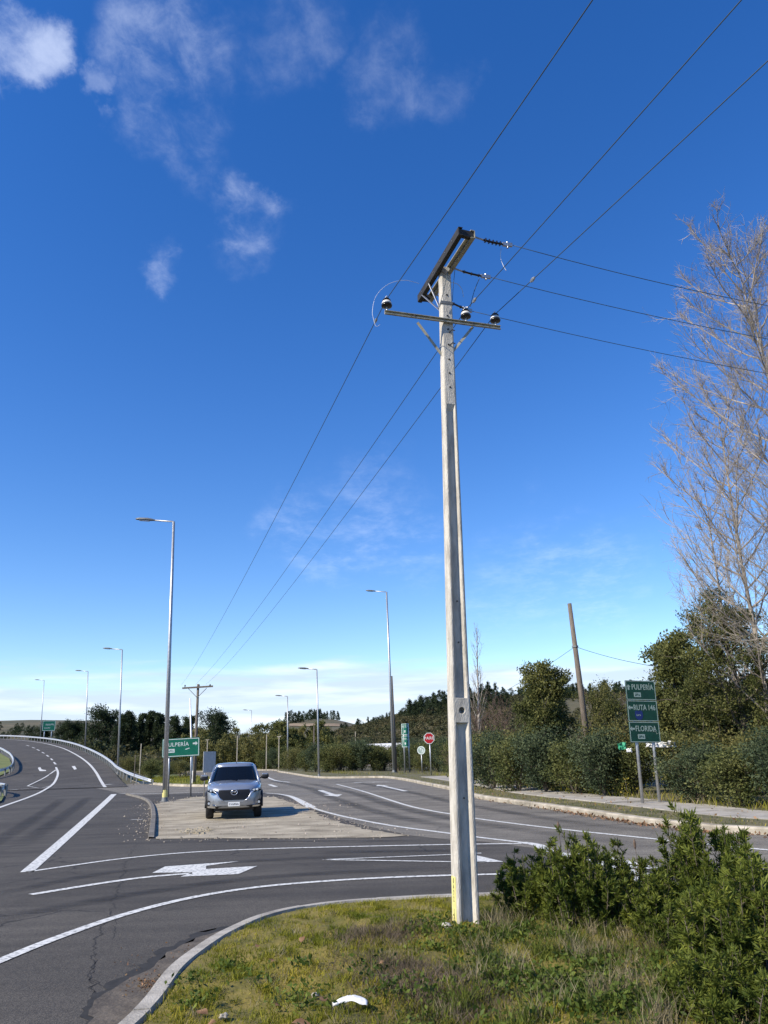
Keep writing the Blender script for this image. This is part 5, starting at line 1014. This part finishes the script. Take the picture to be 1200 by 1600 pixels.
# broad-leaved weeds
cx, cy = [], []
for px, py, n, r in ((672, 1450, 8, .16), (770, 1470, 14, .3), (850, 1510, 22, .4), (930, 1560, 20, .4), (760, 1560, 18, .45), (1000, 1520, 14, .3), (560, 1560, 8, .4), (420, 1520, 8, .5)):
    c = gp(px, py, .2); cx.append(RNG.normal(c[0], r, n)); cy.append(RNG.normal(c[1], r, n))
cx, cy = np.concatenate(cx), np.concatenate(cy); k = inpoly(cx, cy, VP) & (segdist(cx, cy, KNs) > .3); cx, cy = cx[k], cy[k]; i = np.repeat(np.arange(len(cx)), 60); s_ = RNG.uniform(.04, .12, len(cx))
P = np.stack([cx[i]+RNG.normal(0, 1, len(i))*s_[i], cy[i]+RNG.normal(0, 1, len(i))*s_[i], np.zeros(len(i))], 1); P[:, 2] = fz(P[:, 0], P[:, 1])+RNG.uniform(0, 1.1, len(i))*s_[i]; V, Q = leaf_quads(P, .045, .3, RNG, .5); o = np_mesh('weeds', V, Q, M['weed']); tag(o, 'low broad-leaved weeds scattered over the foreground verge', 'weeds', kind='stuff')

# ---- litter, leaves and stones in the grass
def dead_leaf(px, py, s, lab, Z=.26):
    p = gp(px, py, .2); z = float(fz(np.array([p[0]]), np.array([p[1]]))[0]); rows = []
    a0 = random.uniform(0, 6.28)
    for t, w in ((0, .05), (.2, .55), (.45, .8), (.7, .6), (1, .05)): rows.append([(s*(t-.5), s*w*.45*v, .03*abs(v)*s*10*.12+.012*math.sin(t*5)) for v in (-1, -.4, 0, .4, 1)])
    m = MB(); m.grid(rows); o = m.build('fallen_leaf', M['dead_leaf'], smooth=True); o.location = (p[0], p[1], z+.045); o.rotation_euler = (random.uniform(-.4, .4), random.uniform(-.4, .4), a0); tag(o, lab, 'leaf', 'fallen leaves on the foreground verge')
for px, py, s, lab in ((316, 1570, .10, 'curled brown leaf in the grass near the kerb'), (470, 1592, .13, 'large curled brown leaf at the bottom edge beside the white litter'), (505, 1565, .09, 'brown leaf just left of the white litter'), (425, 1495, .08, 'small orange leaf in the middle of the grass'), (436, 1565, .08, 'small pinkish brown leaf left of the white litter'), (330, 1586, .07, 'tiny brown leaf close to the bottom of the kerb'), (402, 1470, .07, 'tiny leaf in the far part of the short grass'), (472, 1468, .09, 'pale brown leaf beside the dead stalks'), (596, 1508, .06, 'pale leaf at the edge of the dead stalks')): dead_leaf(px, py, s, lab)
def lump(name, px, py, s, mt, lab, cat, seed, zo=0.0, flat=.5):
    p = gp(px, py, .2); z = float(fz(np.array([p[0]]), np.array([p[1]]))[0]); bm = bmesh.new(); bmesh.ops.create_icosphere(bm, subdivisions=3, radius=1); rd = np.random.default_rng(seed); ph = rd.uniform(0, 6.28, 6)
    for v in bm.verts:
        k = 1+.22*math.sin(v.co.x*3+ph[0])*math.cos(v.co.y*4+ph[1])+.16*math.sin(v.co.z*6+ph[2]+v.co.x*5); v.co = v.co*k; v.co.x *= s[0]; v.co.y *= s[1]; v.co.z *= s[2]
    me = bpy.data.meshes.new(name); bm.to_mesh(me); bm.free(); me.materials.append(mt); o = link(name, me); me.polygons.foreach_set('use_smooth', [seed % 2 == 0]*len(me.polygons)); o.location = (p[0], p[1], z+s[2]*.55+zo); o.rotation_euler[2] = rd.uniform(0, 3); tag(o, lab, cat); return o
lump('stone', 350, 1577, (.045, .03, .02), M['kerb_pale'], 'pale flat stone lying in the short grass', 'stone', 3, .02)
lump('stone', 493, 1541, (.04, .03, .018), M['kerb_pale'], 'small pale stone above the white litter', 'stone', 5, .02)
lump('stone', 698, 1446, (.05, .035, .03), M['concrete'], 'pale stone at the foot of the concrete pole', 'stone', 7, .03)
lump('stone', 848, 1422, (.14, .09, .07), M['kerb_pale'], 'pale rubble lump under the acacia shrubs', 'stone', 9, .12)
# crumpled white plastic: a creased, arched sheet
p = gp(548, 1568, .2); z = float(fz(np.array([p[0]]), np.array([p[1]]))[0]); rows = []; rd = random.Random(5)
for i, t in enumerate(np.linspace(0, 1, 15)):
    w = np.interp(t, [0, .15, .4, .7, 1], [.008, .022, .035, .06, .045]); rows.append([(-.13+.25*t, (.05*math.sin(t*2.6)-.02)+w*v, .03+.03*math.sin(t*3)+.025*(1-v*v)+rd.uniform(-.006, .006)) for v in np.linspace(-1, 1, 9)])
m = MB(); m.grid(rows); o = m.build('plastic_litter', M['white'], smooth=True); o.location = (p[0], p[1], z+.02); sd = o.modifiers.new('th', 'SOLIDIFY'); sd.thickness = .004; tag(o, 'crumpled white plastic litter lying in the grass', 'litter')
# leaf litter in the gutters
def leaf_stuff(name, P, s, lab): V, Q = leaf_quads(P, s, 0.0, RNG, .6); o = np_mesh(name, V, Q, M['dead_leaf']); tag(o, lab, 'leaves', kind='stuff')
pts = []
for q, n_ in zip(KRF, offset(KRF, 1.0)):
    if q[1] < 42 and 3.2 < q[0] < 14:
        u = n_-q; dens = int(75*ss(4.6, 6.6, q[0])) + 6
        for k in range(dens): o_ = abs(random.gauss(0, .17))+.02; pts.append((q[0]+u[0]*o_+random.uniform(-.4, .4)*u[1], q[1]+u[1]*o_-random.uniform(-.4, .4)*u[0], random.uniform(.008, .03)))
        for k in range(7): o_ = -random.uniform(.2, 6.0); pts.append((q[0]+u[0]*o_, q[1]+u[1]*o_, .19))
leaf_stuff('leaf_litter', np.array(pts), .085, 'brown leaves gathered along the far kerb')
pts = [];
for k in range(220):
    q = gp(*((random.gauss(228, 12), random.gauss(1541, 6)) if k < 130 else (random.uniform(180, 330), random.uniform(1475, 1560)))); pts.append((q[0], q[1], .016))
leaf_stuff('leaf_litter', np.array(pts), .024, 'dry leaf fragments in the dusty near gutter')

# ---- right-hand verge: tufts, shrubs, trees
P = []
for q in resample(KR, .25):
    if 10 < q[1] < 90 and q[0] < 16:
        i = None
        for k in range(34 if q[1] < 45 else 16):
            o_ = random.choice((random.uniform(.25, 1.6), random.uniform(3.8, 6.2), random.uniform(3.8, 5.0))); P.append((q[0]+o_*.80+random.gauss(0, .1), q[1]+o_*.60+random.gauss(0, .1), .15, o_))
P = np.array(P); L_ = np.where(P[:, 3] < 2, RNG.uniform(.03, .10, len(P)), RNG.uniform(.08, .42, len(P))); k = RNG.uniform(0, 1, len(P)) < .6
blades('grass', P[k, :3], L_[k], .018, M['grass'], 'green grass along the far footpath', .4); blades('dry_grass', P[~k, :3], L_[~k], .016, M['grass_dry'], 'straw coloured grass along the far footpath', .4)
def kerb_at(px_, py_, back): q = gp(px_, py_, .15); return q + np.array([back*.55, back*.83, 0])
LBL = ['low shrub', 'dense shrub', 'dark shrub', 'wide shrub', 'tall shrub', 'ragged shrub']
def shrub(px, Y, key, s, lab, group='shrubs behind the far footpath', sz=None, z=.12, name='roadside_shrub'): return plant(key, name, (xat(px, Y), Y, z), s, random.uniform(0, 6.28), lab, 'shrub', group, 'foliage', sz or random.uniform(.68, 1.12), 'stems')
shrub(1215, 22.5, 'shrub_b', 1.05, 'dark shrub behind the footpath at the frame edge'); shrub(1150, 24, 'shrub_a', 1.15, 'wide dark shrub behind the footpath under the big evergreen'); shrub(1090, 26, 'shrub_b', 1.1, 'dark shrub just right of the three-panel sign')
shrub(1110, 29.5, 'shrub_c', 1.5, 'olive shrub at the foot of the big evergreen'); shrub(1045, 30.5, 'shrub_a', 1.15, 'shrub seen between the posts of the three-panel sign'); shrub(985, 31, 'shrub_a', 1.15, 'shrub just left of the three-panel sign post')
shrub(940, 31, 'shrub_b', 1.1, 'dark shrub between the leaning pole and the sign', sz=.95); shrub(893, 33, 'shrub_a', 1.25, 'shrub in front of the leaning wooden pole'); shrub(850, 35, 'shrub_b', 1.2, 'dark shrub under the small roadside tree'); shrub(806, 37, 'shrub_a', 1.3, 'shrub left of the small roadside tree'); shrub(768, 40, 'shrub_b', 1.25, 'shrub behind the footpath just right of the concrete pole')
shrub(790, 44, 'shrub_c', 1.7, 'olive shrub behind the row right of the concrete pole'); shrub(960, 37, 'shrub_c', 1.6, 'olive shrub behind the leaning wooden pole'); shrub(880, 40, 'shrub_c', 1.7, 'olive shrub below the small roadside tree'); shrub(1200, 28, 'shrub_c', 1.6, 'olive shrub at the frame edge behind the dark ones')
shrub(735, 47, 'shrub_a', 1.4, 'shrub hidden behind the concrete pole', sz=1.0); shrub(1180, 33, 'shrub_b', 2.0, 'tall dark shrub beside the big evergreen trunk')
plant('tree_mid', 'evergreen_tree', (xat(842, 38), 38, .1), 1.04, 1.2, 'small evergreen roadside tree left of the leaning pole', 'tree')
plant('tree_mid', 'evergreen_tree', (xat(876, 40), 40, .1), .86, 4.4, 'lower evergreen roadside tree hard against the leaning pole', 'tree')
plant('tree_olive', 'evergreen_tree', (xat(955, 42), 42, .1), .95, .4, 'loose olive tree right of the leaning pole', 'tree')
plant('tree_big', 'evergreen_tree', (xat(1160, 30), 30, .1), .77, 2.0, 'big dark evergreen tree right of the three-panel sign', 'tree')
plant('tree_mid', 'evergreen_tree', (xat(1078, 32.5), 32.5, .1), 1.15, 3.3, 'evergreen tree reaching over the three-panel sign', 'tree')
plant('tree_olive', 'evergreen_tree', (xat(1075, 36), 36, .1), .95, 2.5, 'olive tree behind the three-panel sign', 'tree')
# yellowing sapling by the sign and scraps of rubbish in the shrubs
rng = np.random.default_rng(8); P = rng.normal(0, 1, (70, 3))*np.array([.14, .14, .20])+np.array([0, 0, .45]); V, Q = leaf_quads(P, .07, .2, rng, .6); b = np.array([xat(972, 26.6), 26.6, .15]); o = empty('yellow_sapling', b); tag(o, 'small yellow-leaved sapling at the foot of the three-panel sign', 'sapling'); np_mesh('foliage', V, Q, M['yellow_leaf'], o); m = MB(); m.tube([(0, 0, -.1), (.02, 0, .4), (0, 0, .75)], .008, 5); m.build('stem', M['bark'], o)
M['trash_green'] = mat('green_plastic', (.04, .30, .16), .5, var=.1)
def sheet_litter(px, py, Y, w, h, mt, lab, seed):
    rd = np.random.default_rng(seed); rows = [[((u-.5)*w*(1+.2*rd.normal()*.3), rd.normal()*.08*w, max(0, h*(v+.15*rd.normal()))) for u in np.linspace(0, 1, 7)] for v in np.linspace(0, 1, 5)]
    p = at(px, py, Y); m = MB(); m.grid(rows); o = m.build('litter', mt, smooth=False); o.location = (p[0], Y, p[2]-h/2); sd = o.modifiers.new('th', 'SOLIDIFY'); sd.thickness = .01; tag(o, lab, 'litter', 'rubbish caught in the shrubs')
sheet_litter(1040, 1163, 29.6, .75, .20, M['white'], 'white sheet of rubbish right of the three-panel sign', 3); sheet_litter(972, 1166, 29.8, .32, .26, M['trash_green'], 'green plastic scrap left of the three-panel sign', 4); sheet_litter(983, 1172, 29.7, .2, .14, M['white'], 'small white scrap beside the green plastic', 5); sheet_litter(1018, 1164, 29.8, .4, .16, M['white'], 'white scrap under the three-panel sign board', 6)
sheet_litter(913, 1164, 32.0, .22, .12, M['white'], 'white scrap caught beside the leaning pole', 7)

# ---- bare trees
def bare_tree(h, r, nb, spread, seed, lift=.16, z0=.18, sub=9, twigs=5, narrow=False, droop=0):
    rng = np.random.default_rng(seed); segs = []; T, Rr = branch((0, 0, -.2), (rng.normal()*.03, 0, 1), h, r, r*.10, rng, .03, .05, 10); segs.append((T, Rr))
    for k in range(nb):
        t = z0+(1-z0)*(k+rng.uniform(0, 1))/nb*.97; u = t*9; i = min(int(u), 8); p = T[i]+(T[i+1]-T[i])*(u-i); a = k*2.399+rng.uniform(-.4, .4); l = spread*(1.1-t*.75)*rng.uniform(.75, 1.15); e = 1.7 if narrow else .75
        B, Rb = branch(p, (math.cos(a), math.sin(a), e), l, r*.30*(1-t*.7)+.012, .006, rng, .07, lift, 8); segs.append((B, Rb))
        for j in range(sub):
            u = rng.uniform(.15, 1)*7; i = min(int(u), 6); q = B[i]+(B[i+1]-B[i])*(u-i); bd = unit(B[i+1]-B[i]); l2 = l*rng.uniform(.18, .42)*(1.2-u/9)
            b2, r2 = branch(q, unit(bd*.9+rng.normal(size=3)*.55+np.array([0, 0, .3])), l2, .012, .004, rng, .10, .10, 5); segs.append((b2, r2))
            for w in range(twigs):
                q2 = b2[rng.integers(1, 5)]; b3, r3_ = branch(q2, unit(rng.normal(size=3)*.6+(b2[-1]-b2[0])/max(l2, .01)), l2*rng.uniform(.25, .6), .0055, .0025, rng, .14, .08, 4); segs.append((b3, r3_))
    return tubes_np(segs, 3)
def bare(name, loc, args, mt, lab, rz=0, s=1.0, group=None, cat='tree'):
    V, Q = bare_tree(*args[0], **args[1]); o = empty(name, loc, rz); o.scale = (s,)*3; tag(o, lab, cat, group); n = 3*10                       # the first tube is the trunk
    nt = 9*3; np_mesh('trunk', V[:n], Q[:nt], M[mt], o, True); np_mesh('branches', V[n:], Q[nt:]-n, M[mt], o, True); return o
bare('bare_tree', (xat(1385, 25), 25, 0), ((20, .17, 64, 8.0, 41), dict(lift=.09, z0=.12, sub=25, twigs=9)), 'bark_pale', 'tallest bare tree leaning in from the frame edge')
bare('bare_tree', (xat(1215, 29), 29, 0), ((15.5, .15, 44, 6.2, 42), dict(lift=.13, z0=.16, sub=16, twigs=8)), 'bark_pale', 'bare tree rising behind the big evergreen', 1.0)
bare('bare_tree', (xat(1160, 36), 36, 0), ((14.5, .15, 28, 3.8, 43), dict(lift=.2, z0=.2, sub=13, twigs=6)), 'bark_pale', 'slender bare tree just left behind the big evergreen', 2.0)
bare('bare_poplar', (xat(748, 118), 118, 0), ((20.5, .26, 34, 5.0, 44), dict(lift=.25, z0=.06, sub=9, twigs=5, narrow=True)), 'bark_pale', 'narrow bare poplar right behind the concrete pole', 0, 1.0)
for px, Y, h, lab in ((1040, 95, 9, 'small distant bare poplar right of the three-panel sign'), (1052, 100, 8, 'second distant bare poplar beside the evergreen')): bare('bare_poplar', (xat(px, Y), Y, 0), ((h, .14, 22, 2.6, int(Y)), dict(lift=.25, z0=.06, sub=6, twigs=4, narrow=True)), 'bark_pale', lab)
for px, Y, h, sp, lab in ((752, 50, 4.6, 2.4, 'brown leafless thicket just right of the concrete pole'), (785, 54, 5.2, 2.4, 'brown leafless bush left of the small roadside tree'), (775, 62, 6.2, 2.6, 'taller brown leafless bush behind the thicket'), (940, 46, 4.8, 2.2, 'brown twiggy bush behind the leaning pole'), (975, 48, 5.0, 2.2, 'brown twiggy bush left of the three-panel sign'), (718, 60, 4.4, 2.2, 'brown twiggy bush left of the concrete pole')):
    bare('leafless_bush', (xat(px, Y), Y, 0), ((h, .05, 26, sp, int(px)), dict(lift=.14, z0=.03, sub=12, twigs=7)), 'twig_brown', lab, cat='bush', group='leafless bushes beyond the verge')

# ---- hedge along the far bend, the wood, the pines, the hills
HL = ('shrub in the hedge at the far bend, left of the lamp at the bend', 'shrub in the hedge between the two far street lamps', 'shrub in the hedge behind the narrow green sign', 'shrub in the hedge round the stop sign')
hx = ((412, 138), (428, 134), (446, 128), (462, 112), (478, 100), (492, 96), (512, 92), (530, 92), (548, 92), (566, 92), (584, 92), (600, 94), (622, 92), (640, 90), (655, 88), (668, 84), (682, 78), (696, 72), (712, 66), (728, 60), (520, 100), (556, 101), (590, 102), (626, 101), (650, 99), (676, 92), (700, 84))
for i, (px, Y) in enumerate(hx):
    lab = HL[0] if px < 495 else HL[1] if px < 612 else HL[2] if px < 652 else HL[3]
    shrub(px, Y+2, ('shrub_a', 'shrub_b', 'shrub_a', 'shrub_c')[i % 4], (1.5 if Y < 105 else 1.7)*random.uniform(.85, 1.12), lab, 'hedge shrubs at the far bend', 1.0, .05, 'hedge_shrub')
def on_land(sp, dz):                                                    # drop a list of spots onto the land
    A_ = np.array([(q[0], q[1]) for q in sp]); Z = land_z(A_[:, 0], A_[:, 1]); return [(q[0], q[1], float(z)-dz, q[3], q[4]) for q, z in zip(sp, Z)]
def wood_np(keys, rng, spots, leafmat):                                  # many trees as one mass
    out = []
    for (x, y, z, s, key) in spots:
        V, Q = keys[key]; a = rng.uniform(0, 6.28); c, s_ = math.cos(a), math.sin(a); W_ = V*np.array([s*rng.uniform(.85, 1.2), s*rng.uniform(.85, 1.2), s]); out.append((np.stack([W_[:, 0]*c-W_[:, 1]*s_+x, W_[:, 0]*s_+W_[:, 1]*c+y, W_[:, 2]+z], 1), Q))
    return cat_meshes(out)
def crown_np(h, w, n, leaf, seed, kind='round', z0=.1):
    rng = np.random.default_rng(seed); k = 26; t = rng.uniform(z0, 1, k); prof = np.sin(np.clip(t, .05, .98)*math.pi)**.6 if kind == 'round' else (1.05-t); a = rng.uniform(0, 6.28, k); q = np.sqrt(rng.uniform(.1, 1, k)); C_ = np.stack([w*prof*q*np.cos(a), w*prof*q*np.sin(a), t*h], 1); P = clump_points(C_, np.full(k, w*.42)*rng.uniform(.6, 1.2, k), n, rng, .6, .9); return leaf_quads(P, leaf, .3, rng, .6)
CR_ = {'a': crown_np(7, 2.0, 1500, .34, 51, z0=.05), 'b': crown_np(8.5, 2.2, 1700, .36, 52, z0=.05), 'c': crown_np(6, 2.4, 1500, .34, 53, z0=.05), 'p': crown_np(9, 2.4, 900, .5, 54, 'cone', .1), 'r': crown_np(8, 3.0, 900, .55, 55), 'h': crown_np(2.0, 1.6, 170, .5, 56, z0=.0)}
rng = np.random.default_rng(60); sp = []
for i in range(190):
    px = rng.uniform(196, 575); Y = rng.uniform(146, 178) + (12 if px < 260 else 0) + (10 if px > 505 else 0); x_ = xat(px, Y); hmax = np.interp(px, [196, 260, 300, 430, 500, 575], [.62, .80, .95, 1.05, .92, .55]); sp.append((x_, Y, 0, hmax*rng.uniform(.62, .95), 'abc'[rng.integers(0, 3)]))
V, Q = wood_np(CR_, rng, on_land(sp, .3), None); o = np_mesh('wood', V, Q, M['lf_olive']); tag(o, 'dense olive green wood behind the pickup and the far road', 'wood', kind='stuff')
sp = [(xat(px, Y), Y, 0, s, 'abc'[i % 3]) for i, (px, Y, s) in enumerate((rng.uniform(425, 520), rng.uniform(141, 148), rng.uniform(.7, .95)) for _ in range(34))]; V, Q = wood_np(CR_, rng, sp, None); o = np_mesh('wood', V, Q, M['lf_dark']); tag(o, 'darker front edge of the wood beside the lamp at the bend', 'wood', kind='stuff')
# undergrowth below the climbing road and on the slopes
sp = []
for i in range(520):
    px = rng.uniform(88, 260); Y = rng.uniform(112, 330); x_ = xat(px, Y)
    if x_ < redge(min(Y, 235))+9 and Y < 240: continue
    sp.append((x_, Y, 0, rng.uniform(.6, 1.7), 'h'))
V, Q = wood_np(CR_, rng, on_land(sp, .2), None); o = np_mesh('undergrowth', V, Q, M['lf_hill']); tag(o, 'brown and green undergrowth beyond the guardrail', 'undergrowth', kind='stuff')
sp = []
for i in range(3000):
    px = rng.uniform(490, 830) if i < 2400 else rng.uniform(830, 1250); Y = 190+370*rng.uniform(0, 1)**.8; x_ = xat(px, Y); sp.append((x_, Y, 0, rng.uniform(.6, 1.7), 'h'))
V, Q = wood_np(CR_, rng, on_land(sp, .3), None); o = np_mesh('heath', V, Q, M['lf_hill']); tag(o, 'scrub covering the hill right of the wood', 'scrub', kind='stuff')
sp = []
for i in range(560):
    px = rng.uniform(360, 1250); Y = rng.uniform(440, 560) if px > 530 else rng.uniform(860, 1060); x_ = xat(px, Y); sc = rng.uniform(.5, 1.1)*(1.35 if px < 530 else 1.0)*(1.0 if px > 640 or px < 530 else .7); sp.append((x_, Y, 0, sc, 'p' if rng.uniform() < .55 else 'r'))
for i in range(60):
    px = rng.uniform(640, 800); Y = rng.uniform(380, 480); x_ = xat(px, Y); sp.append((x_, Y, 0, rng.uniform(.7, 1.3), 'p'))
for i in range(120):
    px = rng.uniform(-40, 200); Y = rng.uniform(420, 700); x_ = xat(px, Y); sp.append((x_, Y, 0, rng.uniform(.5, 1.0), 'r'))
V, Q = wood_np(CR_, rng, on_land(sp, .5), None); o = np_mesh('forest', V, Q, M['lf_pine']); tag(o, 'far dark forest along the hill crests', 'forest', kind='stuff')
# dark pines on the skyline
def sky_tree(px, ytop, Y, key, lab, k=1.0):
    x_ = xat(px, Y); z = gz(x_, Y); t = at(px, ytop, Y)[2]; h = PROTO[key][2]; s = (t-z)/(h*1.04); return plant(key, 'pine_tree', (x_, Y, z-.2), s, random.uniform(0, 6.28), lab, 'tree', 'dark pines behind the wood', 'crown')
sky_tree(152, 1105, 235, 'round_pine', 'broad lone dark pine above the guardrail'); sky_tree(331, 1110, 215, 'round_pine', 'rounded dark pine right of the distant wooden pole')
for i, (px, yt) in enumerate(((178, 1110), (190, 1104), (203, 1112), (213, 1109), (224, 1105), (234, 1109), (246, 1107), (258, 1110), (272, 1112), (284, 1122))): sky_tree(px, yt, 212+(i*7) % 18, ('cypress', 'pine')[i % 3 == 2], ('first', 'second', 'third', 'fourth', 'fifth', 'sixth', 'seventh', 'eighth', 'ninth', 'tenth')[i]+' dark pine of the skyline row, counted from the broad lone pine')
sky_tree(293, 1112, 220, 'pine', 'dark pine directly left of the distant wooden pole'); sky_tree(346, 1120, 222, 'pine', 'dark pine at the end of the skyline row')
for px, yt, lab in ((108, 1126, 'small round pine left of the lone dark pine'), (120, 1128, 'low round pine beside the lone dark pine'), (62, 1135, 'low dark pine near the far green sign')): sky_tree(px, yt, 300, 'round_pine', lab)
# grass on the verge island below the climbing road
x, y = scatter(26000, -34, -10, 50, 96); k = inpoly(x, y, VI) ; P = np.stack([x[k], y[k], np.full(k.sum(), .15)], 1); blades('grass', P, RNG.uniform(.06, .28, len(P)), .03, M['grass'], 'green grass on the verge island', .35)
for px, Y, s, lab in ((238, 84, 1.15, 'shrub on the verge island left of the green sign'), (283, 88, 1.0, 'shrub on the verge island below the green sign'), (262, 92, 1.1, 'shrub behind the tall lamp on the verge island'), (205, 104, 1.3, 'shrub at the foot of the embankment')): shrub(px, Y, 'shrub_a' if Y % 8 else 'shrub_c', s, lab, 'shrubs on the verge island')
# fallow field strip on the far hill
m = MB(); m.grid([[(q[0], q[1], gz(q[0], q[1])+.8) for px_ in np.linspace(452, 531, 12) for q in [hit(px_, row, 500.)]] for row in (1136, 1135, 1134, 1133, 1132)]); o = m.build('field', M['field'], fix=False); tag(o, 'pale fallow field strip on the far hill', kind='structure')
fx = [at(px, 1140, 300)[0] for px in np.linspace(95, 190, 14)]; m = MB(); m.grid([[(x_*Y/320, Y, gz(x_*Y/320, Y)+.5) for x_ in fx] for Y in np.linspace(330, 380, 6)]); o = m.build('field', M['field'], fix=False); tag(o, 'brown bare field above the guardrail', kind='structure')
